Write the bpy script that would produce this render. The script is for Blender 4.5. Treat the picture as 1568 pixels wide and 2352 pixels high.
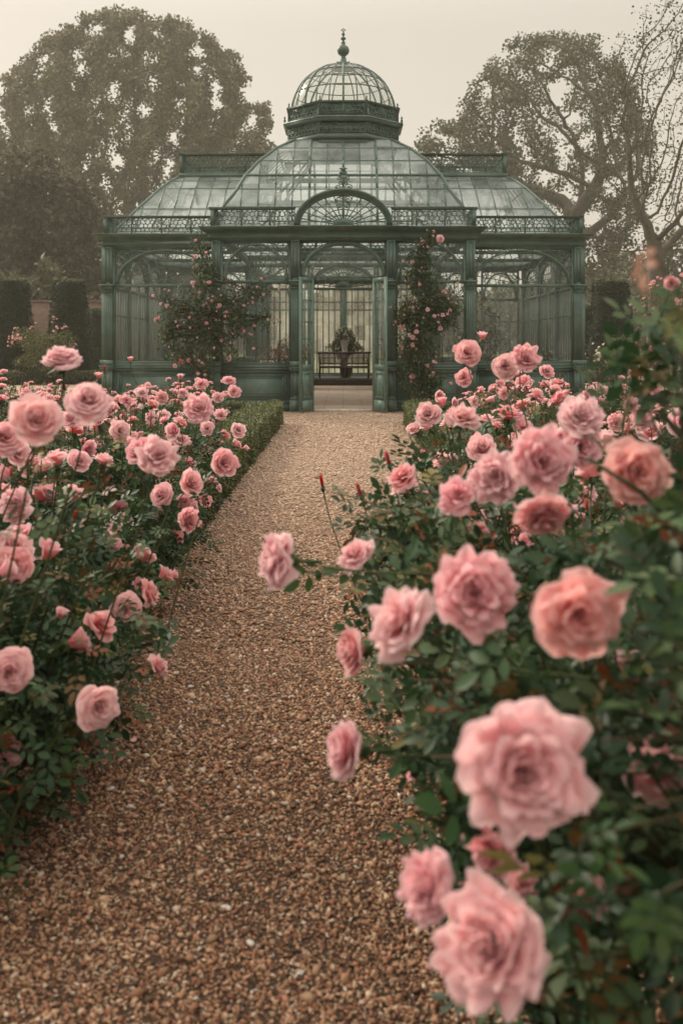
import bpy, math, random
import numpy as np
from math import sin, cos, pi, radians
from mathutils import Vector, Matrix

for o in list(bpy.data.objects): bpy.data.objects.remove(o)
S = bpy.context.scene
C = S.collection

# ------------------------------------------------------------------ camera, sky, sun, exposure
cam = bpy.data.cameras.new("camera"); camo = bpy.data.objects.new("camera", cam); C.objects.link(camo)
camo.location = (0, 0, 1.5); camo.rotation_euler = (radians(90), 0, 0)
cam.sensor_fit = 'VERTICAL'; cam.sensor_height = 36; cam.sensor_width = 24; cam.lens = 35
cam.shift_y = -386/2352; cam.shift_x = -4/2352
cam.clip_start = 0.05; cam.clip_end = 2000
cam.dof.use_dof = True; cam.dof.focus_distance = 9.5; cam.dof.aperture_fstop = 3.6
S.camera = camo
FPX = 2286.7
def at(px, py, D):
    """point seen at 1568x2352 photo pixel px,py at distance D"""
    return np.array([(px-788)/FPX*D, D, 1.5-(py-790)/FPX*D])

SUN_AZ, SUN_EL = radians(-50), radians(32)         # azimuth measured from +Y (forward), negative = left
W = bpy.data.worlds.new("World"); S.world = W; W.use_nodes = True
nt = W.node_tree; nt.nodes.clear()
wo = nt.nodes.new('ShaderNodeOutputWorld'); bg = nt.nodes.new('ShaderNodeBackground')
sky = nt.nodes.new('ShaderNodeTexSky'); sky.sky_type = 'NISHITA'; sky.sun_disc = False
sky.sun_elevation = SUN_EL; sky.sun_rotation = SUN_AZ; sky.dust_density = 6.0; sky.air_density = 1.0; sky.ozone_density = 0.6
mx = nt.nodes.new('ShaderNodeMix'); mx.data_type = 'RGBA'; mx.inputs[0].default_value = 0.92
mx.inputs[7].default_value = (5.75, 5.22, 4.5, 1)
nt.links.new(sky.outputs[0], mx.inputs[6])
# misty overcast: the zenith is brighter than the horizon
wtc = nt.nodes.new('ShaderNodeTexCoord'); wsx = nt.nodes.new('ShaderNodeSeparateXYZ'); wmr = nt.nodes.new('ShaderNodeMapRange'); wmu = nt.nodes.new('ShaderNodeMix'); wmu.data_type = 'RGBA'; wmu.blend_type = 'MULTIPLY'; wmu.inputs[0].default_value = 1
wmr.inputs[1].default_value = .30; wmr.inputs[2].default_value = .85; wmr.inputs[3].default_value = 1; wmr.inputs[4].default_value = 2.7
wns = nt.nodes.new('ShaderNodeTexNoise'); wns.inputs['Scale'].default_value = 2.2; wns.inputs['Detail'].default_value = 5; wmp = nt.nodes.new('ShaderNodeMapping'); wmp.inputs['Scale'].default_value = (1, 1, 4)
wm2 = nt.nodes.new('ShaderNodeMapRange'); wm2.inputs[1].default_value = .3; wm2.inputs[2].default_value = .7; wm2.inputs[3].default_value = .965; wm2.inputs[4].default_value = 1.035
wm3 = nt.nodes.new('ShaderNodeMath'); wm3.operation = 'MULTIPLY'
nt.links.new(wtc.outputs['Generated'], wsx.inputs[0]); nt.links.new(wsx.outputs['Z'], wmr.inputs[0]); nt.links.new(wtc.outputs['Generated'], wmp.inputs[0]); nt.links.new(wmp.outputs[0], wns.inputs['Vector'])
nt.links.new(wns.outputs[0], wm2.inputs[0]); wgl = nt.nodes.new('ShaderNodeMapRange'); wgl.inputs[1].default_value = -.36; wgl.inputs[2].default_value = .36; wgl.inputs[3].default_value = 1.03; wgl.inputs[4].default_value = .90   # brighter towards the hidden sun
wm4 = nt.nodes.new('ShaderNodeMath'); wm4.operation = 'MULTIPLY'; nt.links.new(wsx.outputs['X'], wgl.inputs[0]); nt.links.new(wmr.outputs[0], wm4.inputs[0]); nt.links.new(wgl.outputs[0], wm4.inputs[1])
nt.links.new(wm4.outputs[0], wm3.inputs[0]); nt.links.new(wm2.outputs[0], wm3.inputs[1])
nt.links.new(mx.outputs[2], wmu.inputs[6]); nt.links.new(wm3.outputs[0], wmu.inputs[7]); nt.links.new(wmu.outputs[2], bg.inputs[0]); bg.inputs[1].default_value = 0.1
nt.links.new(bg.outputs[0], wo.inputs[0])
sd = bpy.data.lights.new("sun", 'SUN'); sd.energy = 2.4; sd.angle = radians(10); sd.color = (1, .90, .74)
so = bpy.data.objects.new("sun", sd); C.objects.link(so)
sv = Vector((sin(SUN_AZ)*cos(SUN_EL), cos(SUN_AZ)*cos(SUN_EL), sin(SUN_EL)))
so.rotation_euler = (sv).to_track_quat('Z', 'Y').to_euler(); so.location = sv*60
S.view_settings.view_transform = 'Standard'; S.view_settings.look = 'None'; S.view_settings.exposure = 0.47; S.view_settings.gamma = 1
cy = S.cycles
cy.use_denoising = True
try: cy.denoiser = 'OPENIMAGEDENOISE'
except Exception: pass
cy.max_bounces = 6; cy.diffuse_bounces = 3; cy.glossy_bounces = 3; cy.transmission_bounces = 4
cy.transparent_max_bounces = 28; cy.volume_bounces = 1; cy.caustics_reflective = False; cy.caustics_refractive = False
cy.sample_clamp_indirect = 5
HAZE_DENSITY = 0.00085

# ------------------------------------------------------------------ helpers
def tag(o, label=None, cat=None, group=None, kind=None):
    if label: o['label'] = label
    if cat: o['category'] = cat
    if group: o['group'] = group
    if kind: o['kind'] = kind
    return o
def empty(name, loc=(0,0,0), parent=None):
    o = bpy.data.objects.new(name, None); C.objects.link(o); o.empty_display_size = .1
    o.location = loc
    if parent: o.parent = parent
    return o
def wloc(o):
    v = Vector((0,0,0))
    while o is not None: v = v + o.location; o = o.parent
    return v
def fastmesh(name, verts, facelists, mats, col=None, midx=None, smooth=False):
    me = bpy.data.meshes.new(name)
    verts = np.asarray(verts, np.float32).reshape(-1, 3)
    me.vertices.add(len(verts)); me.vertices.foreach_set('co', verts.ravel())
    fl = [np.asarray(f, np.int32) for f in facelists if len(f)]
    loops = np.concatenate([f.ravel() for f in fl]); tot = np.concatenate([np.full(len(f), f.shape[1], np.int32) for f in fl])
    st = np.concatenate([[0], np.cumsum(tot)[:-1]]).astype(np.int32)
    me.loops.add(len(loops)); me.loops.foreach_set('vertex_index', loops)
    me.polygons.add(len(tot)); me.polygons.foreach_set('loop_start', st); me.polygons.foreach_set('loop_total', tot)
    if midx is not None: me.polygons.foreach_set('material_index', np.asarray(midx, np.int32))
    if smooth: me.polygons.foreach_set('use_smooth', np.ones(len(tot), bool))
    me.update(calc_edges=True)
    if col is not None:
        a = me.color_attributes.new('col', 'FLOAT_COLOR', 'POINT')
        c4 = np.ones((len(verts), 4), np.float32); c4[:, :3] = col
        a.data.foreach_set('color', c4.ravel())
    for m in (mats if isinstance(mats, (list, tuple)) else [mats]): me.materials.append(m)
    return me
def link(name, me, parent=None, loc=(0,0,0), rot=None):
    o = bpy.data.objects.new(name, me); C.objects.link(o); o.location = loc
    if rot is not None: o.rotation_euler = rot
    if parent: o.parent = parent
    return o
def norm(v): v = np.asarray(v, float); return v/(np.linalg.norm(v)+1e-9)

class MB:
    """mesh collector; local coordinates (u, w, z) -> O + u*U + w*N + z"""
    def __init__(s, O=(0,0,0), U=(1,0,0), N=(0,-1,0)):
        s.O = np.array(O, float); s.R = np.array([U, N, (0,0,1)], float)
        s.V = []; s.Q = []; s.T = []; s.n = 0; s.c = []
    def raw(s, v, quads=(), tris=(), c=None):
        v = np.asarray(v, float).reshape(-1, 3)
        s.V.append(s.O + v @ s.R)
        if len(quads): s.Q.append(np.asarray(quads, np.int64)+s.n)
        if len(tris): s.T.append(np.asarray(tris, np.int64)+s.n)
        s.n += len(v); s.c.append(np.tile(np.asarray(c if c is not None else (1,1,1), float), (len(v), 1)) if np.ndim(c) < 2 else c)
        return s
    BQ = [[0,1,3,2],[4,6,7,5],[0,4,5,1],[2,3,7,6],[0,2,6,4],[1,5,7,3]]
    def box(s, u0, u1, w0, w1, z0, z1, c=None):
        v = [(u, w, z) for u in (u0, u1) for w in (w0, w1) for z in (z0, z1)]
        return s.raw(v, MB.BQ, c=c)
    def frame(s, u0, u1, z0, z1, t, w0, w1):
        s.box(u0, u0+t, w0, w1, z0, z1); s.box(u1-t, u1, w0, w1, z0, z1)
        s.box(u0+t, u1-t, w0, w1, z0, z0+t); s.box(u0+t, u1-t, w0, w1, z1-t, z1); return s
    def seg(s, a, b, t, d=None, c=None):
        """thin square rod a->b in local coords"""
        a = np.asarray(a, float); b = np.asarray(b, float); x = b-a; L = np.linalg.norm(x)
        if L < 1e-5: return s
        x /= L; h = np.array([0,1,0.]) if abs(x[1]) < .9 else np.array([1.,0,0])
        y = np.cross(x, h); y /= np.linalg.norm(y); z = np.cross(x, y); d = d or t
        v = [p+sy*y*t/2+sz*z*d/2 for p in (a, b) for sy in (-1, 1) for sz in (-1, 1)]
        return s.raw(v, MB.BQ, c=c)
    def tube(s, pts, r, n=6, cap=True, c=None):
        P = np.asarray(pts, float); k = len(P); r = np.broadcast_to(np.asarray(r, float), (k,))
        T = np.gradient(P, axis=0); T /= (np.linalg.norm(T, axis=1, keepdims=True)+1e-9)
        h = np.array([0,0,1.]) if abs(T[0][2]) < .9 else np.array([1.,0,0])
        A = []
        for i in range(k):
            a = h - T[i]*np.dot(h, T[i]); a /= (np.linalg.norm(a)+1e-9); A.append(a); h = a
        A = np.array(A); B = np.cross(T, A)
        th = np.arange(n)*2*pi/n
        v = P[:, None]+r[:, None, None]*(A[:, None]*np.cos(th)[None, :, None]+B[:, None]*np.sin(th)[None, :, None])
        v = v.reshape(-1, 3); i = np.arange(k-1)[:, None]*n; j = np.arange(n)[None]; j2 = (j+1) % n
        q = np.stack([i+j, i+j2, i+n+j2, i+n+j], -1).reshape(-1, 4)
        t = []
        if cap:
            v = np.vstack([v, P[:1], P[-1:]]); b = k*n
            t = [[b, (a+1) % n, a] for a in range(n)]+[[b+1, (k-1)*n+a, (k-1)*n+(a+1) % n] for a in range(n)]
        return s.raw(v, q, t, c=c)
    def arch(s, cx, z0, rx, rz, t, w0, w1, n=28, a0=0, a1=pi, tz=None):
        tz = t if tz is None else tz
        th = np.linspace(a0, a1, n+1); v = []
        for a in th:
            for (p, q) in ((rx, rz), (rx-t, rz-tz)):
                for w in (w0, w1): v.append((cx+p*cos(a), w, z0+q*sin(a)))
        Q = []
        for i in range(n):
            b = i*4; e = b+4
            Q += [[b, b+1, e+1, e], [b+2, e+2, e+3, b+3], [b, e, e+2, b+2], [b+1, b+3, e+3, e+1]]
        Q += [[0, 2, 3, 1], [n*4, n*4+1, n*4+3, n*4+2]]
        return s.raw(v, Q)
    def lathe(s, cx, cw, prof, n=16, ph=0, c=None):
        prof = np.asarray(prof, float); k = len(prof); th = np.arange(n)*2*pi/n+ph
        v = np.stack([cx+prof[:, 0:1]*np.cos(th), cw+prof[:, 0:1]*np.sin(th), np.repeat(prof[:, 1:2], n, 1)], -1).reshape(-1, 3)
        i = np.arange(k-1)[:, None]*n; j = np.arange(n)[None]; j2 = (j+1) % n
        q = np.stack([i+j, i+j2, i+n+j2, i+n+j], -1).reshape(-1, 4)
        v = np.vstack([v, [(cx, cw, prof[0][1])], [(cx, cw, prof[-1][1])]]); b = k*n
        t = [[b, (a+1) % n, a] for a in range(n)]+[[b+1, (k-1)*n+a, (k-1)*n+(a+1) % n] for a in range(n)]
        return s.raw(v, q, t, c=c)
    def build(s, name, mat, parent=None, smooth=False, usecol=False, local=False):
        V = np.vstack(s.V)
        if parent is not None and not local: V = V-np.array(wloc(parent))
        fl = ([np.vstack(s.Q)] if s.Q else [])+([np.vstack(s.T)] if s.T else [])
        me = fastmesh(name, V, fl, mat, col=np.vstack(s.c) if usecol else None, smooth=smooth)
        return link(name, me, parent)

def web(rng, u0, u1, z0, z1, cell, keep=None):
    """wrought-iron tracery: the edges of an irregular honeycomb filling a rectangle"""
    dx = cell*math.sqrt(3); segs = []; cache = {}
    def P(i, j, k):
        key = (i, j, k)
        if key not in cache:
            cx = i*dx+(dx/2 if j % 2 else 0); cz = j*cell*1.5+(cell if k else 0)
            cache[key] = (u0+cx+rng.uniform(-.34, .34)*cell, z0+cz+rng.uniform(-.34, .34)*cell)
        return cache[key]
    for j in range(-1, int((z1-z0)/(cell*1.5))+2):
        for i in range(-1, int((u1-u0)/dx)+2):
            b = P(i, j, 1)                                       # upper vertex of column
            a = P(i, j, 0)
            o = 1 if j % 2 else 0
            segs.append((a, b)); segs.append((b, P(i+o-1, j+1, 0))); segs.append((b, P(i+o, j+1, 0)))
    out = []
    for a, b in segs:
        a = np.array(a); b = np.array(b)
        a2 = np.clip(a, (u0, z0), (u1, z1)); b2 = np.clip(b, (u0, z0), (u1, z1))
        if np.linalg.norm(a2-b2) < cell*.25: continue
        m = (a2+b2)/2
        if keep is None or keep(m[0], m[1]): out.append((a2, b2))
    return out
def scroll(cx, cz, r, turns=1.6, s=1, ph=0, n=18):
    t = np.linspace(0, 1, n); a = ph+s*turns*2*pi*t; rr = r*(1-.85*t)
    return np.stack([cx+rr*np.cos(a), np.zeros(n), cz+rr*np.sin(a)], -1)

# ------------------------------------------------------------------ materials
def mat(name, base=(.5,.5,.5), rough=.6, attr=False, noise=None, bump=None, transl=0, spec=.5, metal=0, coat=0, amount=.35):
    m = bpy.data.materials.new(name); m.use_nodes = True; t = m.node_tree; t.nodes.clear()
    out = t.nodes.new('ShaderNodeOutputMaterial'); p = t.nodes.new('ShaderNodeBsdfPrincipled')
    p.inputs['Base Color'].default_value = (*base, 1); p.inputs['Roughness'].default_value = rough
    p.inputs['Specular IOR Level'].default_value = spec; p.inputs['Metallic'].default_value = metal
    csrc = None
    if attr:
        a = t.nodes.new('ShaderNodeAttribute'); a.attribute_name = 'col'; csrc = a.outputs['Color']
    tc = t.nodes.new('ShaderNodeTexCoord')
    if noise:
        n = t.nodes.new('ShaderNodeTexNoise'); n.inputs['Scale'].default_value = noise; n.inputs['Detail'].default_value = 6; n.inputs['Roughness'].default_value = .65
        t.links.new(tc.outputs['Object'], n.inputs['Vector'])
        mr = t.nodes.new('ShaderNodeMapRange'); mr.inputs[1].default_value = .3; mr.inputs[2].default_value = .7
        mr.inputs[3].default_value = 1-amount; mr.inputs[4].default_value = 1+amount
        t.links.new(n.outputs[0], mr.inputs[0])
        mm = t.nodes.new('ShaderNodeMix'); mm.data_type = 'RGBA'; mm.blend_type = 'MULTIPLY'; mm.inputs[0].default_value = 1
        if csrc: t.links.new(csrc, mm.inputs[6])
        else: mm.inputs[6].default_value = (*base, 1)
        t.links.new(mr.outputs[0], mm.inputs[7]); csrc = mm.outputs[2]
        mr2 = t.nodes.new('ShaderNodeMapRange'); mr2.inputs[1].default_value = .3; mr2.inputs[2].default_value = .7
        mr2.inputs[3].default_value = min(1, rough+.12); mr2.inputs[4].default_value = max(.05, rough-.12)
        t.links.new(n.outputs[0], mr2.inputs[0]); t.links.new(mr2.outputs[0], p.inputs['Roughness'])
    if csrc: t.links.new(csrc, p.inputs['Base Color'])
    if bump:
        n2 = t.nodes.new('ShaderNodeTexNoise'); n2.inputs['Scale'].default_value = bump[0]; n2.inputs['Detail'].default_value = 5
        t.links.new(tc.outputs['Object'], n2.inputs['Vector'])
        b = t.nodes.new('ShaderNodeBump'); b.inputs['Strength'].default_value = bump[1]; b.inputs['Distance'].default_value = bump[2]
        t.links.new(n2.outputs[0], b.inputs['Height']); t.links.new(b.outputs[0], p.inputs['Normal'])
    last = p.outputs[0]
    if transl:
        tr = t.nodes.new('ShaderNodeBsdfTranslucent'); ms = t.nodes.new('ShaderNodeMixShader'); ms.inputs[0].default_value = transl
        if csrc: t.links.new(csrc, tr.inputs[0])
        else: tr.inputs[0].default_value = (*base, 1)
        t.links.new(last, ms.inputs[1]); t.links.new(tr.outputs[0], ms.inputs[2]); last = ms.outputs[0]
    t.links.new(last, out.inputs[0]); m['p'] = p.name
    return m
def glassmat(name, tint, milky, refl_rough=.04, milkcol=(.62,.7,.68)):
    m = bpy.data.materials.new(name); m.use_nodes = True; t = m.node_tree; t.nodes.clear()
    out = t.nodes.new('ShaderNodeOutputMaterial')
    tr = t.nodes.new('ShaderNodeBsdfTransparent'); tr.inputs[0].default_value = (*tint, 1)
    gl = t.nodes.new('ShaderNodeBsdfGlossy'); gl.inputs['Roughness'].default_value = refl_rough
    fr = t.nodes.new('ShaderNodeFresnel'); ge = t.nodes.new('ShaderNodeNewGeometry'); io = t.nodes.new('ShaderNodeMapRange')
    io.inputs[3].default_value = 1.45; io.inputs[4].default_value = 1/1.45      # same reflectance from either side of the pane
    t.links.new(ge.outputs['Backfacing'], io.inputs[0]); t.links.new(io.outputs[0], fr.inputs[0])
    ms = t.nodes.new('ShaderNodeMixShader'); t.links.new(fr.outputs[0], ms.inputs[0]); t.links.new(tr.outputs[0], ms.inputs[1]); t.links.new(gl.outputs[0], ms.inputs[2])
    last = ms.outputs[0]
    if milky:   # grime and condensation on the pane
        df = t.nodes.new('ShaderNodeBsdfDiffuse'); df.inputs[0].default_value = (*milkcol, 1)
        t2 = t.nodes.new('ShaderNodeBsdfTranslucent'); t2.inputs[0].default_value = (*milkcol, 1)
        a = t.nodes.new('ShaderNodeMixShader'); a.inputs[0].default_value = .5; t.links.new(df.outputs[0], a.inputs[1]); t.links.new(t2.outputs[0], a.inputs[2])
        tc = t.nodes.new('ShaderNodeTexCoord'); n = t.nodes.new('ShaderNodeTexNoise'); n.inputs['Scale'].default_value = 1.1; n.inputs['Detail'].default_value = 7; n.inputs['Roughness'].default_value = .6
        t.links.new(tc.outputs['Object'], n.inputs['Vector'])
        mr = t.nodes.new('ShaderNodeMapRange'); mr.inputs[1].default_value = .3; mr.inputs[2].default_value = .72; mr.inputs[3].default_value = milky*.35; mr.inputs[4].default_value = milky*1.5
        t.links.new(n.outputs[0], mr.inputs[0])
        sn = t.nodes.new('ShaderNodeVectorMath'); sn.operation = 'SNAP'; sn.inputs[1].default_value = (.42, .9, .55); t.links.new(tc.outputs['Object'], sn.inputs[0])
        wn = t.nodes.new('ShaderNodeTexWhiteNoise'); t.links.new(sn.outputs[0], wn.inputs['Vector'])
        mw = t.nodes.new('ShaderNodeMapRange'); mw.inputs[3].default_value = .55; mw.inputs[4].default_value = 1.35; t.links.new(wn.outputs['Value'], mw.inputs[0])
        ml = t.nodes.new('ShaderNodeMath'); ml.operation = 'MULTIPLY'; ml.use_clamp = True; t.links.new(mr.outputs[0], ml.inputs[0]); t.links.new(mw.outputs[0], ml.inputs[1]); mr = ml
        m2 = t.nodes.new('ShaderNodeMixShader'); t.links.new(mr.outputs[0], m2.inputs[0]); t.links.new(last, m2.inputs[1]); t.links.new(a.outputs[0], m2.inputs[2]); last = m2.outputs[0]
    t.links.new(last, out.inputs[0]); return m

PAINT = mat('green_paint', (.086, .140, .114), .5, noise=2.2, bump=(30, .25, .004), amount=.34)
PAINT_LIGHT = mat('door_paint', (.11, .185, .15), .5, noise=3, bump=(30, .2, .004), amount=.22)
GLASS = glassmat('window_glass', (.93, .95, .93), .05)
ROOFGLASS = glassmat('roof_glass', (.90, .94, .93), .48, .12, (.70, .79, .79))
MISTGLASS = glassmat('misted_glass', (.94,.94,.9), .5, .1, (.80,.76,.64))
DOMEGLASS = glassmat('dome_glass', (.92, .94, .92), .2, .1, (.78, .8, .76))
LEAF = mat('leaf', rough=.5, attr=True, transl=.25, spec=.3)
TREELEAF = mat('tree_leaf', rough=.6, attr=True, transl=.2, spec=.3)
HEDGELEAF = mat('hedge_leaf', rough=.5, attr=True, transl=.15, spec=.4)
PETAL = mat('petal', rough=.65, attr=True, transl=.48, spec=.2)
def petal_variation(m):
    t = m.node_tree; a = [n for n in t.nodes if n.type == 'ATTRIBUTE'][0]; oi = t.nodes.new('ShaderNodeObjectInfo')
    hs = t.nodes.new('ShaderNodeHueSaturation'); r1 = t.nodes.new('ShaderNodeMapRange'); r1.inputs[3].default_value = .490; r1.inputs[4].default_value = .509
    r2 = t.nodes.new('ShaderNodeMapRange'); r2.inputs[3].default_value = .88; r2.inputs[4].default_value = 1.22
    wn = t.nodes.new('ShaderNodeTexWhiteNoise'); wn.noise_dimensions = '1D'; t.links.new(oi.outputs['Random'], wn.inputs['W'])
    t.links.new(oi.outputs['Random'], r1.inputs[0]); t.links.new(wn.outputs['Value'], r2.inputs[0]); t.links.new(r1.outputs[0], hs.inputs['Hue']); t.links.new(r2.outputs[0], hs.inputs['Saturation'])
    t.links.new(a.outputs['Color'], hs.inputs['Color'])
    for l in list(t.links):
        if l.from_node == a and l.to_node != hs: t.links.new(hs.outputs[0], l.to_socket)
petal_variation(PETAL)
BARK = mat('bark', (.085, .07, .052), .9, noise=6, bump=(14, .8, .05))
CANE = mat('cane', (.07, .09, .035), .6, noise=20)
HEDGECORE = mat('hedge_core', (.008, .014, .006), .9)
WOOD = mat('bench_wood', (.032, .015, .010), .45, noise=14, bump=(40, .3, .002))
BRICK = mat('brick', (.18, .09, .06), .9, noise=4)
TILEM = None
STONEW = mat('pale_stone', (.5, .45, .38), .7, noise=8, bump=(20, .3, .005))
TERRA = mat('terracotta', (.3, .13, .07), .8, noise=9)
WHITEP = mat('white_paint', (.65, .62, .56), .5, noise=9, amount=.1)
STEELW = mat('dark_metal', (.03, .035, .03), .45)
CHIP = mat('gravel_chip', rough=.85, attr=True, spec=.3)

def rust(m):
    t = m.node_tree; p = t.nodes[m['p']]; tc = [n for n in t.nodes if n.type == 'TEX_COORD'][0]; l = p.inputs['Base Color'].links[0].from_socket
    mp = t.nodes.new('ShaderNodeMapping'); mp.inputs['Scale'].default_value = (7, 7, 1.1); t.links.new(tc.outputs['Object'], mp.inputs[0])
    n = t.nodes.new('ShaderNodeTexNoise'); n.inputs['Scale'].default_value = 1.0; n.inputs['Detail'].default_value = 8; n.inputs['Roughness'].default_value = .7; t.links.new(mp.outputs[0], n.inputs['Vector'])
    mr = t.nodes.new('ShaderNodeMapRange'); mr.inputs[1].default_value = .56; mr.inputs[2].default_value = .72; mr.inputs[3].default_value = 0; mr.inputs[4].default_value = .42; t.links.new(n.outputs[0], mr.inputs[0])
    mm = t.nodes.new('ShaderNodeMix'); mm.data_type = 'RGBA'; mm.inputs[7].default_value = (.075, .062, .042, 1); t.links.new(mr.outputs[0], mm.inputs[0]); t.links.new(l, mm.inputs[6]); t.links.new(mm.outputs[2], p.inputs['Base Color'])
rust(PAINT)
def brickify(m, scale, c1, c2, mortar, bw=.5, rh=.25, coord='Object', rot=None):
    t = m.node_tree; p = t.nodes[m['p']]
    tc = [n for n in t.nodes if n.type == 'TEX_COORD'][0]
    br = t.nodes.new('ShaderNodeTexBrick'); br.inputs['Scale'].default_value = scale
    br.inputs['Color1'].default_value = (*c1, 1); br.inputs['Color2'].default_value = (*c2, 1); br.inputs['Mortar'].default_value = (*mortar, 1)
    br.inputs['Mortar Size'].default_value = .012; br.inputs['Brick Width'].default_value = bw; br.inputs['Row Height'].default_value = rh
    src = tc.outputs[coord]
    if rot is not None:
        mp = t.nodes.new('ShaderNodeMapping'); mp.inputs['Rotation'].default_value = rot; t.links.new(src, mp.inputs[0]); src = mp.outputs[0]
    t.links.new(src, br.inputs['Vector'])
    n = t.nodes.new('ShaderNodeTexNoise'); n.inputs['Scale'].default_value = 3; n.inputs['Detail'].default_value = 6
    t.links.new(tc.outputs['Object'], n.inputs['Vector'])
    mm = t.nodes.new('ShaderNodeMix'); mm.data_type = 'RGBA'; mm.blend_type = 'OVERLAY'; mm.inputs[0].default_value = .35
    t.links.new(br.outputs[0], mm.inputs[6]); t.links.new(n.outputs[0], mm.inputs[7]); t.links.new(mm.outputs[2], p.inputs['Base Color'])
brickify(BRICK, 1, (.19,.10,.07), (.13,.07,.05), (.1,.085,.07), .25, .08, rot=(radians(-90), 0, 0))
TILEM = mat('floor_tile', (.35,.25,.18), .55); brickify(TILEM, 1, (.36,.25,.19), (.31,.215,.165), (.12,.08,.06), .9, .32)

def groundmat(name, c1, c2, scale, bumpd, vor=None):
    m = mat(name, c1, .95, bump=None, spec=.2); t = m.node_tree; p = t.nodes[m['p']]
    tc = [n for n in t.nodes if n.type == 'TEX_COORD'][0]
    n = t.nodes.new('ShaderNodeTexNoise'); n.inputs['Scale'].default_value = scale; n.inputs['Detail'].default_value = 9; n.inputs['Roughness'].default_value = .7
    t.links.new(tc.outputs['Object'], n.inputs['Vector'])
    r = t.nodes.new('ShaderNodeMix'); r.data_type = 'RGBA'; r.inputs[6].default_value = (*c1, 1); r.inputs[7].default_value = (*c2, 1)
    mr = t.nodes.new('ShaderNodeMapRange'); mr.inputs[1].default_value = .35; mr.inputs[2].default_value = .65; t.links.new(n.outputs[0], mr.inputs[0]); t.links.new(mr.outputs[0], r.inputs[0])
    col = r.outputs[2]; h = n.outputs[0]
    if vor:
        v = t.nodes.new('ShaderNodeTexVoronoi'); v.inputs['Scale'].default_value = vor; v.inputs['Randomness'].default_value = 1
        t.links.new(tc.outputs['Object'], v.inputs['Vector'])
        hs = t.nodes.new('ShaderNodeSeparateColor'); t.links.new(v.outputs['Color'], hs.inputs[0])
        m2 = t.nodes.new('ShaderNodeMapRange'); m2.inputs[3].default_value = .5; m2.inputs[4].default_value = 1.5; t.links.new(hs.outputs[0], m2.inputs[0])
        mu = t.nodes.new('ShaderNodeMix'); mu.data_type = 'RGBA'; mu.blend_type = 'MULTIPLY'; mu.inputs[0].default_value = 1
        t.links.new(col, mu.inputs[6]); t.links.new(m2.outputs[0], mu.inputs[7]); col = mu.outputs[2]; h = v.outputs['Distance']
    t.links.new(col, p.inputs['Base Color'])
    b = t.nodes.new('ShaderNodeBump'); b.inputs['Strength'].default_value = .7; b.inputs['Distance'].default_value = bumpd
    t.links.new(h, b.inputs['Height']); t.links.new(b.outputs[0], p.inputs['Normal']); return m
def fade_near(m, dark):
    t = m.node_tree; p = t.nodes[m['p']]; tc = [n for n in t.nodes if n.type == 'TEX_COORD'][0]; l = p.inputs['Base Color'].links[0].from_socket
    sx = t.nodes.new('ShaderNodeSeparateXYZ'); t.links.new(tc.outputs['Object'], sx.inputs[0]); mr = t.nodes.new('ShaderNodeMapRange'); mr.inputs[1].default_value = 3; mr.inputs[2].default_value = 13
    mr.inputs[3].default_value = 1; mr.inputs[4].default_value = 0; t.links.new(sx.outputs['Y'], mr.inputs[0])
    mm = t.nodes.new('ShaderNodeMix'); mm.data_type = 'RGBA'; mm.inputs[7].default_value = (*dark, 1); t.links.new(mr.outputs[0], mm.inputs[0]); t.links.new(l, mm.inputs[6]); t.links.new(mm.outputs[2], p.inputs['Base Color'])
SOIL = groundmat('soil', (.045,.03,.02), (.085,.06,.042), 12, .03)
GRAVEL = groundmat('gravel', (.34,.25,.185), (.46,.345,.26), 1.2, .006, vor=70)
fade_near(GRAVEL, (.075,.05,.036))   # sheet painted darker near the camera, for bush shade and vignetting
GRASS = groundmat('lawn', (.07,.085,.03), (.11,.12,.05), 2.5, .03)

# ------------------------------------------------------------------ ground, paths
def sheet(name, pts, z, m):
    b = MB(N=(0,1,0)); n = len(pts)
    me = fastmesh(name, [(x, y, z) for x, y in pts], [np.arange(n)[None]], m)
    return tag(link(name, me), kind='structure')
sheet('ground', [(-400,-60),(400,-60),(400,900),(-400,900)], -.012, GRASS)
sheet('flower_bed_soil', [(-9,-2),(9,-2),(9,19.2),(-9,19.2)], -.008, SOIL)
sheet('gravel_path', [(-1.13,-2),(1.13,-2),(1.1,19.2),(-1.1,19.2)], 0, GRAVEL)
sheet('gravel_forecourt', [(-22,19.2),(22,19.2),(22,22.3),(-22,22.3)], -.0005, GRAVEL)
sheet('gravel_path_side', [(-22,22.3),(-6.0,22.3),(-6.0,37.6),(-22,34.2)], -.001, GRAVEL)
sheet('gravel_path_side', [(6.0,22.3),(22,22.3),(22,29.5),(6.0,37.2)], -.001, GRAVEL)

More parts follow.
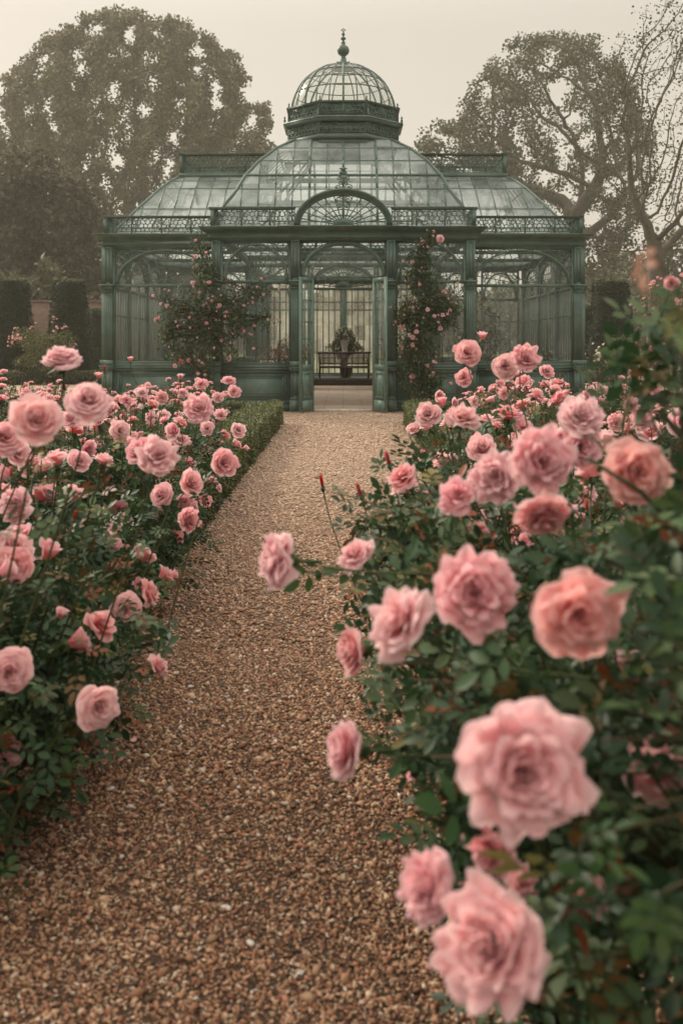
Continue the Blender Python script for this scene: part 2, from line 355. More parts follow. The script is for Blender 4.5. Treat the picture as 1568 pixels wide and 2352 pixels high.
def chips(rng, name):
    T = np.array([(-1,0,0),(1,.1,0),(-.2,1,.1),(.3,-1,0),(.1,.1,1),(0,0,-1)], float)
    F = np.array([[0,3,4],[3,1,4],[1,2,4],[2,0,4],[3,0,5],[1,3,5],[2,1,5],[0,2,5]])
    P, Sz = [], []
    for (d0, d1, n, L) in ((1.95,3.2,46000,.0058),(3.2,5,52000,.0070),(5,8.5,40000,.0098),(8.5,14,24000,.013),(14,21.9,16000,.016)):
        y = rng.uniform(d0, d1, n); hw = np.minimum(.36*y+.1, np.where(y > 19.2, 6, 1.13))
        x = rng.uniform(-1, 1, n)*hw; P.append(np.stack([x, y, np.full(n, .001)], -1)); Sz.append(L*rng.lognormal(0, .38, n))
    P = np.vstack(P); Sz = np.concatenate(Sz); n = len(P)
    a = rng.uniform(0, 2*pi, n); tx = rng.normal(0, .3, n)
    X = np.stack([np.cos(a), np.sin(a), tx], -1); X /= np.linalg.norm(X, axis=1, keepdims=True)
    Y = np.stack([-np.sin(a), np.cos(a), rng.normal(0, .35, n)], -1); Z = np.cross(X, Y)
    s3 = np.stack([Sz, Sz*rng.uniform(.38,.75,n), Sz*rng.uniform(.3,.5,n)], -1)
    J = T[None]*(1+rng.normal(0, .18, (n, 6, 3)))
    J = J*s3[:, None]
    V = P[:, None]+J[:, :, 0:1]*X[:, None]+J[:, :, 1:2]*Y[:, None]+J[:, :, 2:3]*Z[:, None]
    V[:, :, 2] += Sz[:, None]*.32
    pal = np.array([(.37,.22,.13),(.47,.32,.20),(.28,.14,.08),(.18,.105,.065),(.55,.43,.30),(.40,.205,.13),(.10,.07,.045),(.62,.56,.46)])
    pr = np.array([.2,.2,.15,.12,.13,.1,.07,.03]); c = pal[rng.choice(8, n, p=pr)]*rng.uniform(.7,1.3,(n,1))*np.array([1.02,.945,.93]); f = np.clip((P[:,1:2]-3.5)/8, 0, 1)*.85; c = c*(1-f)+np.array([(.48,.36,.275)])*rng.uniform(.8,1.2,(n,1))*f   # paled with distance, so near chips carry painted bush shade and vignette
    Fa = (F[None]+(np.arange(n)*6)[:, None, None]).reshape(-1, 3)
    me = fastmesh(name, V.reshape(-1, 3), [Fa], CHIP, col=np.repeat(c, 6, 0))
    return tag(link(name, me), kind='stuff', label='brown and tan gravel chips covering the garden path', cat='gravel')
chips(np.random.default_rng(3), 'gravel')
# pale pebbles lying on the path
rng = np.random.default_rng(8)
PEB = [(985/1.7417, 1590,.012),(438,1618,.013),(438,1580,.012),(350,1392,.02),(428,1305,.012),(255,1815,.012),(520,2090,.012),(545,1812,.01),(232,1770,.01),(690,2240,.01),(575,2170,.011),(395,1330,.012),(300,1855,.01)]
for k, (px, py, r) in enumerate(PEB):
    D = 1.5*FPX/(py-790); p = at(px, py, D)
    b = MB(N=(0,1,0)); th = np.linspace(-pi/2, pi/2, 6)
    prof = np.stack([r*np.cos(th), r*.42*np.sin(th)], -1); b.lathe(0, 0, prof, 9)
    V = np.vstack(b.V); V *= (1.35, .85, 1); V += rng.normal(0, r*.06, V.shape)
    me = fastmesh('pebble', V, [np.vstack(b.Q), np.vstack(b.T)], WHITEP, smooth=True)
    o = link('pebble', me, loc=(p[0], D, r*.5), rot=(0, 0, rng.uniform(0, 6)))
    where = 'beside the left hedge edge' if px < 400 and py < 1420 else 'on the open gravel'
    tag(o, 'small pale pebble lying on the brown gravel path', 'pebble', 'pale pebbles on the gravel path')

# fallen petals and a few dry leaves along the path edges
def litter():
    r = np.random.default_rng(23); n = 150; side = np.where(r.random(n) < .5, -1, 1); y = r.uniform(2.3, 17, n)**1.0; x = side*(1.08-np.abs(r.normal(0, .22, n))); x = np.where(y < 6, np.where(side > 0, x-.25, x), x)
    tv = np.array([(-.5,-.4,0),(0,-.55,.12),(.5,-.35,0),(.6,.2,.12),(.1,.6,.22),(-.5,.4,.1),(0,0,-.02)]); tt = np.array([(0,1,6),(1,2,6),(2,3,6),(3,4,6),(4,5,6),(5,0,6)])
    a = r.uniform(0, 6.28, n); X = np.stack([np.cos(a), np.sin(a), r.normal(0,.15,n)], -1); R = frames(X, np.tile((0,0,1.),(n,1))+r.normal(0,.25,(n,3)))
    V, c = scatter(tv, np.stack([x, y, np.full(n,.012)], -1), R, r.uniform(.014,.024,n), np.where(r.random((n,1)) < .7, np.array([(.85,.50,.48)]), np.array([(.16,.09,.04)]))*r.uniform(.8,1.1,(n,1)))
    me = fastmesh('fallen_petals', V, [rep(tt, n, 7)], PETAL_DRY, col=c); tag(link('fallen_petals', me), 'pink petals and dry leaves fallen on the gravel beside the beds', 'petals', kind='stuff')
PETAL_DRY = mat('fallen_petal', rough=.8, attr=True, spec=.2)
# ------------------------------------------------------------------ the glasshouse
GH = empty('glasshouse', (0, 27.4, 0))
tag(GH, 'green iron and glass garden conservatory with glazed dome and open front doors', 'greenhouse')
D0, D1, DB, DN = 22.13, 23.6, 31.2, 38.0
ZS, ZR, ZH, ZC, ZP = 1.04, 2.88, 3.79, 4.09, 4.53     # sill, rail, window head, cornice top, parapet top
rg = np.random.default_rng(11)

def dado(F, u0, u1, parent=GH):
    m = MB(*F); m.box(u0, u1, -.06, 0, 0, .93)
    m.box(u0, u1, 0, .05, 0, .16); m.box(u0, u1, 0, .03, .16, .24)
    a, b = u0+.12, u1-.12
    for k, (e, w) in enumerate(((0, .022), (.05, .012))): m.frame(a+e, b-e, .34+e, .82-e, .03, 0, w)
    m.box(u0, u1, 0, .04, .86, .93); m.box(u0-.0, u1+.0, -.1, .075, .93, .965); m.box(u0, u1, -.1, .05, .965, ZS)
    return m.build('dado_panel', PAINT, parent)
def window(F, u0, u1, nb, parent=GH, zr=ZR, zh=ZH, zs=ZS, hb=(), fan=9, rings=2, webs=True, thick=.05, bar=.024, mid=False, hub=.2, glass=GLASS):
    m = MB(*F); cx = (u0+u1)/2
    m.box(u0, u0+.055, -.035, .03, zs, zh); m.box(u1-.055, u1, -.035, .03, zs, zh)
    m.box(u0+.055, u1-.055, -.035, .03, zs, zs+.05); m.box(u0+.055, u1-.055, -.03, .045, zr-.035, zr+.035)
    m.box(u0+.055, u1-.055, -.02, .03, zh-.04, zh)
    for k in range(1, nb):
        u = u0+(u1-u0)*k/nb; m.box(u-bar/2, u+bar/2, -.02, .018, zs+.05, zr-.035)
    for z in hb: m.box(u0+.055, u1-.055, -.016, .015, z-bar/2, z+bar/2)
    if mid: m.box(cx-.04, cx+.04, -.05, -.022, zs+.05, zh-.04)
    rx, rz = (u1-u0)/2-.06, zh-zr-.085
    z0 = zr+.035
    m.arch(cx, z0, rx, rz, .055, -.035, .035); m.arch(cx, z0, rx-.07, rz-.07, .015, -.02, .022)
    hx, hz = rx*hub, rz*hub
    m.arch(cx, z0, hx, hz, .03, -.015, .018, 14)
    for k in range(1, fan+1):
        a = pi*k/(fan+1)
        m.seg((cx+hx*cos(a), 0, z0+hz*sin(a)), (cx+(rx-.07)*cos(a), 0, z0+(rz-.07)*sin(a)), .018, .016)
    for q in range(rings):
        f = hub+(1-hub)*(q+1)/(rings+1.0)
        for k in range(fan+1):    # scalloped ring between spokes
            a0, a1 = pi*k/(fan+1), pi*(k+1)/(fan+1); pts = []
            for s in np.linspace(0, 1, 6):
                a = a0+(a1-a0)*s; ff = f+.05*sin(pi*s); pts.append((cx+rx*ff*cos(a), 0, z0+rz*ff*sin(a)))
            m.tube(pts, .009, 4, cap=False)
    if webs:
        keep = lambda u, z: ((u-cx)/rx)**2+((z-z0)/rz)**2 > 1.03
        for a, b in web(rg, u0+.06, u1-.06, z0+.05, zh-.045, .066, keep): m.seg((a[0], 0, a[1]), (b[0], 0, b[1]), .017, .014)
        for sx in (-1, 1):
            m.tube(scroll(cx+sx*rx*.86, zh-.045-(zh-z0)*.17, (zh-z0)*.13, 1.5, sx, pi/2), .009, 4, cap=False)
    w = m.build('window', PAINT, parent)
    g = MB(*F); g.raw([(u0+.05, -.004, zs+.045), (u1-.05, -.004, zs+.045), (u1-.05, -.004, zh-.035), (u0+.05, -.004, zh-.035)], [[0,1,2,3]])
    g.build('glass_pane', glass, w)
    return w
def pilaster(F, uc, w=.19, parent=GH, d=.09, ztop=ZH+.0):
    m = MB(*F); a, b = uc-w/2, uc+w/2
    m.box(a-.03, b+.03, -.06, d+.045, 0, .26); m.box(a-.015, b+.015, -.06, d+.025, .26, .32)
    m.box(a, b, -.06, d-.012, .32, .90); m.frame(a, b, .32, .90, .035, d-.012, d)
    m.box(a-.03, b+.03, -.06, d+.04, .90, .955); m.box(a-.045, b+.045, -.06, d+.06, .955, .985); m.box(a-.025, b+.025, -.06, d+.03, .985, 1.12)
    m.box(a, b, -.06, d-.012, 1.12, ZR-.16)
    for e in (0, .25, .5, .75, 1): m.box(a+(w-.026)*e, a+(w-.026)*e+.026, d-.012, d, 1.12, ZR-.16)
    m.box(a-.01, b+.01, -.06, d+.012, ZR-.16, ZR-.13)
    for k in range(4): m.box(a-.012-.01*k, b+.012+.01*k, -.06, d+.012+.01*k, ZR-.13+.028*k, ZR-.13+.028*(k+1)-.004)
    for k in range(5):
        u = a+(b-a)*(k+.5)/5; m.tube([(u, d+.012, ZR-.12), (u, d+.035, ZR-.08), (u, d+.05, ZR-.04)], .013, 5)
    m.box(a-.05, b+.05, -.06, d+.06, ZR-.018, ZR+.03)
    m.box(a, b, -.06, d-.015, ZR+.03, ztop); m.frame(a, b, ZR+.03, ztop, .04, d-.015, d)
    m.box(a+.075, b-.075, d-.015, d-.002, ZR+.13, ztop-.1)
    return m.build('pilaster', PAINT, parent)
CPROF = [(-.06,ZH),(.055,ZH),(.055,ZH+.05),(.075,ZH+.055),(.075,ZH+.11),(.06,ZH+.115),(.06,ZH+.18),(.11,ZH+.19),(.13,ZH+.215),(.19,ZH+.235),(.235,ZH+.25),(.235,ZH+.275),(.255,ZH+.285),(.255,ZC),(-.06,ZC+.01)]
def cornice(path, name='cornice', prof=CPROF, dz=0, parent=GH, scale=1, mt=None):
    """profile swept round a plan polyline with mitred corners; outward is to the right of travel"""
    P = np.array(path, float); n = len(P); V = []; k = len(prof)
    for i in range(n):
        t0 = norm(P[i]-P[i-1]) if i else None; t1 = norm(P[i+1]-P[i]) if i < n-1 else None
        if t0 is None: t0 = t1
        if t1 is None: t1 = t0
        n0 = np.array([t0[1], -t0[0]]); n1 = np.array([t1[1], -t1[0]]); mm = n0+n1; mm = mm/(np.dot(mm, n0))
        for (o, z) in prof: V.append((P[i][0]+mm[0]*o*scale, P[i][1]+mm[1]*o*scale, z+dz))
    Q = []
    for i in range(n-1):
        for j in range(k):
            j2 = (j+1) % k; Q.append([i*k+j, i*k+j2, (i+1)*k+j2, (i+1)*k+j])
    me = fastmesh(name, np.array(V)-np.array(wloc(parent)), [np.array(Q), np.array([list(range(k)), [(n-1)*k+j for j in range(k)][::-1]])], mt or PAINT)
    return link(name, me, parent)
def railing(F, u0, u1, z0, z1, cell=.064, posts=(), name='parapet_railing', endposts=(1, 1), parent=GH, rod=.018):
    m = MB(*F)
    m.box(u0, u1, -.02, .03, z0, z0+.035); m.box(u0-.02, u1+.02, -.04, .055, z1-.045, z1-.012); m.box(u0-.03, u1+.03, -.05, .07, z1-.012, z1)
    m.box(u0, u1, -.012, .012, z0+.06, z0+.07); 
    a, b = u0, u1
    if endposts[0]: m.box(u0, u0+.09, -.045, .045, z0, z1-.045); m.box(u0+.02, u0+.07, .045, .055, z0+.06, z1-.09); a = u0+.09
    if endposts[1]: m.box(u1-.09, u1, -.045, .045, z0, z1-.045); m.box(u1-.07, u1-.02, .045, .055, z0+.06, z1-.09); b = u1-.09
    for p in posts: m.box(p-.018, p+.018, -.015, .018, z0+.035, z1-.045)
    for s, e in web(rg, a, b, z0+.07, z1-.05, cell): m.seg((s[0], 0, s[1]), (e[0], 0, e[1]), rod, rod)
    for p in list(posts)+[a+.12, b-.12]:
        for sx in (-1, 1):
            m.tube(scroll(p+sx*.075, (z0+z1)/2+.05*sx, .07, 1.4, sx, 0), rod*.5, 4, cap=False)
            m.tube(scroll(p+sx*.06, (z0+z1)/2-.09*sx, .045, 1.2, -sx, 1), rod*.45, 4, cap=False)
    return m.build(name, PAINT, parent)

FR = lambda D: ((0, D, 0), (1,0,0), (0,-1,0))           # a wall facing the camera
# --- porch front
PX = 2.92
for s in (-1, 1):
    u0, u1 = sorted((s*1.15, s*2.725)); dado(FR(D0), u0, u1); window(FR(D0), u0, u1, 6, hb=(), fan=11)
    pilaster(FR(D0), s*2.82)
    pilaster((FR(D0)[0][:1]+(D0-.1,)+(0,), (1,0,0), (0,-1,0)), s*1.055, .19)
    # side walls of the porch
    F = ((s*PX, 0, 0), (0,1,0), (s,0,0)); dado(F, D0+.16, D1); window(F, D0+.16, D1, 4, fan=7)
# door bay: jambs, transom, arch, fanlight
FD = FR(D0-.03)
m = MB(*FD)
for s in (-1, 1):
    a, b = sorted((s*.66, s*.72)); m.box(a, b, -.05, .05, .05, 2.955)
    a, b = sorted((s*.90, s*.955)); m.box(a, b, -.05, .05, .05, ZR+.06)
    a, b = sorted((s*.72, s*.90)); m.box(a, b, -.03, .02, .05, .95)
    m.box(a, b, -.03, .02, 1.6, 1.63); m.box(a, b, -.03, .02, 2.25, 2.28)
m.box(-.955, .955, -.012, .012, 2.975, 3.0)
m.arch(0, 3.0, .955, .79, .075, -.06, .06, 36); m.arch(0, 3.0, .87, .705, .02, -.03, .04, 36)
m.arch(0, 3.0, .12, .10, .025, -.02, .02)
for k in range(1, 10):
    a = pi*k/10; m.seg((.12*cos(a), 0, 3.0+.10*sin(a)), (.86*cos(a), 0, 3.0+.7*sin(a)), .015)
for q in (.8,):
    for k in range(14):
        a0, a1 = pi*k/14, pi*(k+1)/14
        m.tube([((q+.04*sin(pi*s))*.87*cos(a0+(a1-a0)*s), 0, 3.0+(q+.04*sin(pi*s))*.7*sin(a0+(a1-a0)*s)) for s in np.linspace(0,1,5)], .010, 4, cap=False)
for a, b in web(rg, -.95, .95, 3.05, ZH-.02, .06, lambda u, z: (u/.97)**2+((z-3.0)/.8)**2 > 1.04): m.seg((a[0], 0, a[1]), (b[0], 0, b[1]), .018)
m.box(-.955, .955, -.05, .05, ZH-.025, ZH)
m.box(-.955, -.93, -.05, .05, 3.0, ZH); m.box(.93, .955, -.05, .05, 3.0, ZH)
dfr = m.build('door_frame', PAINT, GH)
g = MB(*FD); th = np.linspace(0, pi, 25)
g.raw([(.88*cos(a), 0, 3.0+.71*sin(a)) for a in th], [], [[0, i, i+1] for i in range(1, 24)]); g.build('fanlight_glass', GLASS, dfr)
for s in (-1, 1):
    a, b = sorted((s*.72, s*.90)); g = MB(*FD); g.raw([(a,0,.95),(b,0,.95),(b,0,2.955),(a,0,2.955)], [[0,1,2,3]]); g.build('sidelight_glass', GLASS, dfr)
m = MB(*FR(D0)); m.box(-.955, .955, -.12, .1, -.01, .05); m.build('door_sill', STONEW, GH)
# open door leaves, hinged at the jambs and swung out towards the path
for s in (-1, 1):
    U = norm((s*.27, -.62, 0)); N = np.array([U[1], -U[0], 0])*s
    F = ((s*.665, D0-.09, 0), U, -N if s > 0 else -N)
    m = MB(*F); Wd = .67; zt = 2.95
    m.box(0, .085, -.022, .022, .03, zt); m.box(Wd-.085, Wd, -.022, .022, .03, zt)
    m.box(.085, Wd-.085, -.022, .022, .03, .27); m.box(.085, Wd-.085, -.022, .022, zt-.1, zt); m.box(.085, Wd-.085, -.022, .022, .93, 1.05)
    m.box(.085, Wd-.085, -.012, .012, .27, .93)
    for w in (-1, 1):
        w0, w1 = sorted((w*.012, w*.026)); m.frame(.13, Wd-.13, .33, .87, .022, w0, w1)
    for z in (1.5, 1.98, 2.46): m.box(.085, Wd-.085, -.014, .014, z-.011, z+.011)
    for u in (.085+(Wd-.17)/3, .085+(Wd-.17)*2/3): m.box(u-.009, u+.009, -.012, .012, 1.05, zt-.1)
    dl = m.build('door', PAINT_LIGHT, GH)
    g = MB(*F); g.raw([(.08,0,1.04),(Wd-.08,0,1.04),(Wd-.08,0,zt-.09),(.08,0,zt-.09)], [[0,1,2,3]]); g.build('glass_pane', GLASS, dl)
    h = MB(*F)
    for w in (-1, 1): h.tube([(Wd-.045, w*.02, 1.28), (Wd-.045, w*.055, 1.28), (Wd-.12, w*.06, 1.285)], .009, 6)
    h.box(Wd-.065, Wd-.025, -.027, .027, 1.2, 1.36); h.build('door_handle', STEELW, dl)
    h = MB(*F); 
    for w in (-1, 1): h.tube([(Wd-.06, w*.022, .1), (Wd-.06, w*.034, .1)], .026, 12)
    h.build('door_stop', STEELW, dl)
# porch cornice with the projecting centre
cornice([(-PX, D1), (-PX, D0-.02), (-1.18, D0-.02), (-1.18, D0-.14), (1.18, D0-.14), (1.18, D0-.02), (PX, D0-.02), (PX, D1)])
m = MB(*FR(D0)); m.box(-1.17, 1.17, -.1, .15, ZH, ZC-.03); m.build('entablature', PAINT, GH)
m = MB(*FR(D0)); m.box(-PX+.01, PX-.01, -.12, .01, ZH, ZC-.02); m.build('entablature', PAINT, GH)
RD = D0-.05
railing(FR(RD), -PX-.02, -1.08, ZC, ZP, posts=(-2.25, -1.62), endposts=(1, 0)); railing(FR(RD), 1.08, PX+.02, ZC, ZP, posts=(1.62, 2.25), endposts=(0, 1))
for s in (-1, 1): railing(((s*PX, 0, 0), (0,1,0), (s,0,0)), RD+.1, D1-.2, ZC, ZP, endposts=(0, 0))
# arched pediment above the doors
FT = FR(D0-.15)
m = MB(*FT); m.box(-1.09, 1.09, -.1, .07, ZC, ZC+.03)
m.arch(0, ZC+.03, 1.09, .80, .05, -.16, .14, 40); m.arch(0, ZC+.03, 1.05, .765, .05, -.16, .10, 40); m.arch(0, ZC+.03, 1.0, .715, .05, -.12, .06, 40)
m.arch(0, ZC+.03, .23, .16, .23, -.03, .03, 18, tz=.16)
for a_ in (.33, .5):
    m.arch(0, ZC+.03, a_, a_*.72, .02, -.01, .01, 24)
for k in range(1, 14):
    a = pi*k/14; q = .96
    m.seg((.23*cos(a), 0, ZC+.03+.16*sin(a)), (q*cos(a), 0, ZC+.03+.67*sin(a)), .022)
for k in range(14):
    a0, a1 = pi*k/14, pi*(k+1)/14
    m.tube([((.73+.04*sin(pi*s))*cos(a0+(a1-a0)*s), 0, ZC+.03+(.73+.04*sin(pi*s))*.7*sin(a0+(a1-a0)*s)) for s in np.linspace(0,1,5)], .010, 4, cap=False)
for sx in (-1, 1):
    for (x, z, r, ph) in ((.1, 4.68, .085, 0), (.09, 4.55, .06, 1.5), (.05, 4.79, .05, 3)):
        m.tube(scroll(sx*x, z, r, 1.7, sx, ph), .010, 4, cap=False); m.tube(scroll(sx*x, z, r*.99, 1, -sx, ph), .008, 4, cap=False)
ped = m.build('arched_pediment', PAINT, GH)
m = MB(*FT); zb = ZC+.83-.02
m.box(-.05, .05, -.08, .09, zb-.06, zb+.05); m.tube([(0,0,zb),(0,0,zb+.53)], [.018,.006], 6)
for sx in (-1, 1):
    for (x, z, r, ph) in ((.11,.05,.09,0),(.06,.17,.06,1),(.09,.27,.065,2),(.045,.38,.045,1),(.03,.46,.03,0),(.16,.02,.05,2)):
        m.tube(scroll(sx*x, zb+z, r, 1.6, sx, ph), .012, 5, cap=False)
    for z in (.14,.24,.34,.43): m.tube([(0,0,zb+z),(sx*.05,.02,zb+z+.05),(sx*.1,.0,zb+z+.03)], [.014,.02,.004], 5)
m.lathe(0, 0, [(.001,zb+.5),(.03,zb+.52),(.012,zb+.55),(.02,zb+.57),(.001,zb+.62)], 8)
m.build('pediment_crest', PAINT, GH)

# --- wings
WX = 5.64
for s in (-1, 1):
    u0, u1 = sorted((s*3.0, s*5.45)); dado(FR(D1), u0, u1); window(FR(D1), u0, u1, 4, fan=11, rings=2, hub=.16)
    pilaster(FR(D1), s*5.545)
    F = ((s*WX, 0, 0), (0,1,0), (s,0,0)); L = (DB-D1-.2)/3
    for k in range(3):
        a = D1+.1+k*L; dado(F, a+.09, a+L-.09); window(F, a+.09, a+L-.09, 8, fan=9, rings=1, hb=(2.2,), bar=.03)
        pilaster(F, a, .17)
    pilaster(F, DB-.1, .17)
    FB = ((0, DB, 0), (1,0,0), (0,1,0)); a, b = sorted((s*3.0, s*5.5)); mdl = (a+b)/2
    for (p, q) in ((a, mdl-.06), (mdl+.06, b)): dado(FB, p, q); window(FB, p, q, 4, fan=7, rings=1, hb=(2.2,))
    cornice([(s*PX, D1), (s*WX, D1), (s*WX, DB), (s*PX, DB)] if s > 0 else [(s*PX, DB), (s*WX, DB), (s*WX, D1), (s*PX, D1)])
    a, b = sorted((s*(PX+.05), s*(WX+.02))); railing(FR(D1-.02), a, b, ZC, ZP, posts=(s*3.6, s*4.3, s*5.0), endposts=(s < 0, s > 0))
    railing(F, D1+.07, DB, ZC, ZP, posts=tuple(np.arange(D1+.8, DB, .9)), endposts=(0, 1), cell=.075)
# --- rear nave
for s in (-1, 1):
    F = ((s*PX, 0, 0), (0,1,0), (s,0,0)); L = (DN-DB)/3
    for k in range(3):
        a = DB+k*L; dado(F, a+.09, a+L-.09); window(F, a+.09, a+L-.09, 6, fan=7, rings=1, hb=(2.2,), bar=.022); pilaster(F, a+.0, .16)
FB = ((0, DN, 0), (1,0,0), (0,1,0))
for s in (-1, 1):
    a, b = sorted((s*1.3, s*2.85)); window(FB, a, b, 7, zr=3.6, zh=4.5, zs=.35, hb=(2.8, 3.1), fan=9, rings=1, bar=.028, glass=MISTGLASS)
w = window(FB, -1.22, 1.22, 11, zr=3.6, zh=4.5, zs=.35, hb=(2.8, 3.1), fan=15, rings=3, bar=.028, webs=True, hub=.22, glass=MISTGLASS)
m = MB(*FB); m.box(-.085, .085, -.08, .08, 0, 3.9); m.box(-PX, PX, -.08, .08, 0, .35); m.box(-PX, PX, -.1, .1, 4.5, 4.65)
for s in (-1, 1): m.box(s*1.26-.05, s*1.26+.05, -.1, .1, 0, 4.5); m.box(s*2.9-.08, s*2.9+.08, -.1, .1, 0, 4.6)
m.build('rear_wall_frame', PAINT, GH)
cornice([(PX, DB), (PX, DN), (-PX, DN), (-PX, DB)])
# interior columns, tie beams and roof trusses
for (x, y) in ((-PX, D1+.05), (PX, D1+.05), (-PX, DB), (PX, DB), (-1.3, D1+1.4), (1.3, D1+1.4)):
    m = MB(N=(0,1,0)); m.lathe(x, y, [(.13,0),(.13,.3),(.09,.34),(.07,.5),(.06,2.6),(.075,2.7),(.11,2.8),(.12,2.86),(.07,2.9),(.06,4.1)], 12); m.build('column', PAINT, GH, smooth=False)
m = MB(N=(0,1,0))
for y in (D1+.05, D1+1.4, DB): m.box(-PX, PX, y-.05, y+.05, 3.9, 4.05) if y != D1+1.4 else m.box(-PX, PX, y-.04, y+.04, 3.82, 3.92)
for s in (-1, 1):
    for y in np.linspace(D1+.1, DB-.1, 4): m.box(*sorted((s*PX, s*WX)), y-.035, y+.035, 3.86, 3.95)
    m.box(s*PX-.05, s*PX+.05, D1, DN, 3.95, 4.1)
m.build('tie_beams', PAINT, GH)
# arched iron screen just inside the doors
m = MB(*FR(24.9))
m.arch(0, 2.88, .84, .64, .08, -.05, .05, 36); m.box(-.84, .84, -.04, .04, 2.85, 2.91)
for s_ in (-1, 1): m.box(*sorted((s_*.76, s_*.84)), -.05, .05, .045, 2.85); m.box(*sorted((s_*.84, s_*1.24)), -.03, .03, 3.62, 3.68)
m.box(-1.24, 1.24, -.04, .04, 3.72, 3.80)
for s_ in (-1, 1): m.box(*sorted((s_*1.2, s_*1.28)), -.05, .05, .045, 3.9)
m.arch(0, 2.91, .2, .16, .2, -.02, .02, 14, tz=.16)
for k in range(1, 18): a = pi*k/18; m.seg((.2*cos(a), 0, 2.91+.16*sin(a)), (.77*cos(a), 0, 2.91+.56*sin(a)), .016)
for q in (.36, .5, .64):
    m.arch(0, 2.91, q, q*.74, .016, -.01, .01, 30)
m.build('inner_arch', PAINT, GH)

# --- roofs
def roof(levels, cy, name, xb, thickx=(), cx0=0, bar=.028, ybars=.42, parent=GH, glass=ROOFGLASS, gut=None, double=()):
    """hipped roof: levels (hx, hy, z); bars run up the faces at constant x (front/back) or y (ends)"""
    Lv = np.array(levels, float); m = MB(N=(0,1,0))
    cor = [[(cx0+sx*h[0], cy+sy*h[1], h[2]) for sx, sy in ((-1,-1),(1,-1),(1,1),(-1,1))] for h in Lv]
    for k in range(len(Lv)):
        t = .06 if k in double else bar
        for c in range(4): m.seg(cor[k][c], cor[k][(c+1) % 4], t, t)
    for c in range(4): m.tube([cor[k][c] for k in range(len(Lv))], .042, 6)
    hx = Lv[:, 0]; hy = Lv[:, 1]; z = Lv[:, 2]
    def run(fixed, axis):
        A, B = (hx, hy) if axis == 0 else (hy, hx)
        for x in fixed:
            for sg in (-1, 1):
                pts = []
                for k in range(len(Lv)):
                    if A[k] >= abs(x)-1e-6: pts.append((x, sg*B[k], z[k]))
                    else:
                        f = (A[k-1]-abs(x))/(A[k-1]-A[k]); pts.append((x, sg*(B[k-1]+(B[k]-B[k-1])*f), z[k-1]+(z[k]-z[k-1])*f)); break
                t = .06 if any(abs(abs(x)-q) < .01 for q in thickx) and axis == 0 else bar
                for p, q in zip(pts[:-1], pts[1:]):
                    P = [(cx0+v[0], cy+v[1], v[2]) if axis == 0 else (cx0+v[1], cy+v[0], v[2]) for v in (p, q)]
                    m.seg(P[0], P[1], t, t)
    run(xb, 0); run(np.arange(-math.floor(hy[0]/ybars)*ybars, hy[0], ybars), 1)
    o = m.build(name, PAINT, parent)
    g = MB(N=(0,1,0)); V = []; Q = []
    for k in range(len(Lv)): V += cor[k]
    for k in range(len(Lv)-1):
        for c in range(4): Q.append([k*4+c, k*4+(c+1) % 4, (k+1)*4+(c+1) % 4, (k+1)*4+c])
    g.raw(V, Q); g.build('roof_glass', glass, o)
    return o
CY = 27.4
pav = [(3.08,3.08,4.2),(3.02,3.02,4.5),(2.95,2.95,4.868),(2.63,2.63,5.356),(2.445,2.445,5.733),(2.13,2.13,6.152),(1.72,1.72,6.553),(1.25,1.25,6.863)]
roof(pav, CY, 'pavilion_roof', np.arange(-6, 7)*.42, thickx=(0, .84), double=(4,))
m = MB(N=(0,1,0))
for s in (-1, 1): m.box(*sorted((s*2.9, s*3.14)), CY-3.14, CY+3.14, 4.05, 4.2)
for s in (-1, 1): m.box(-2.9, 2.9, *sorted((CY+s*2.9, CY+s*3.14)), 4.05, 4.2)
# inner trusses of the pavilion
for s in (-1, 1):
    for x in (-1.6, 0, 1.6):
        m.tube([(x, CY+s*2.9, 4.2), (x, CY+s*2.3, 5.0), (x, CY+s*1.5, 5.9), (x*.6, CY+s*.9, 6.6)], .035, 5)
        m.tube([(CY*0+s*2.9, CY+x, 4.2), (s*2.3, CY+x, 5.0), (s*1.5, CY+x, 5.9), (s*.9, CY+x*.6, 6.6)], .035, 5)
for z, h in ((5.0, 2.45), (5.7, 1.95), (6.2, 1.5)):
    for s in (-1, 1): m.box(-h, h, CY+s*h-.03, CY+s*h+.03, z-.03, z+.03); m.box(s*h-.03, s*h+.03, CY-h+.03, CY+h-.03, z-.03, z+.03)
m.build('roof_truss', PAINT, GH)
wl = [(5.5,3.55,4.1),(5.42,3.4,4.3),(5.12,2.62,4.86),(4.72,1.75,5.5),(4.52,1.25,5.78),(4.30,.92,5.96)]
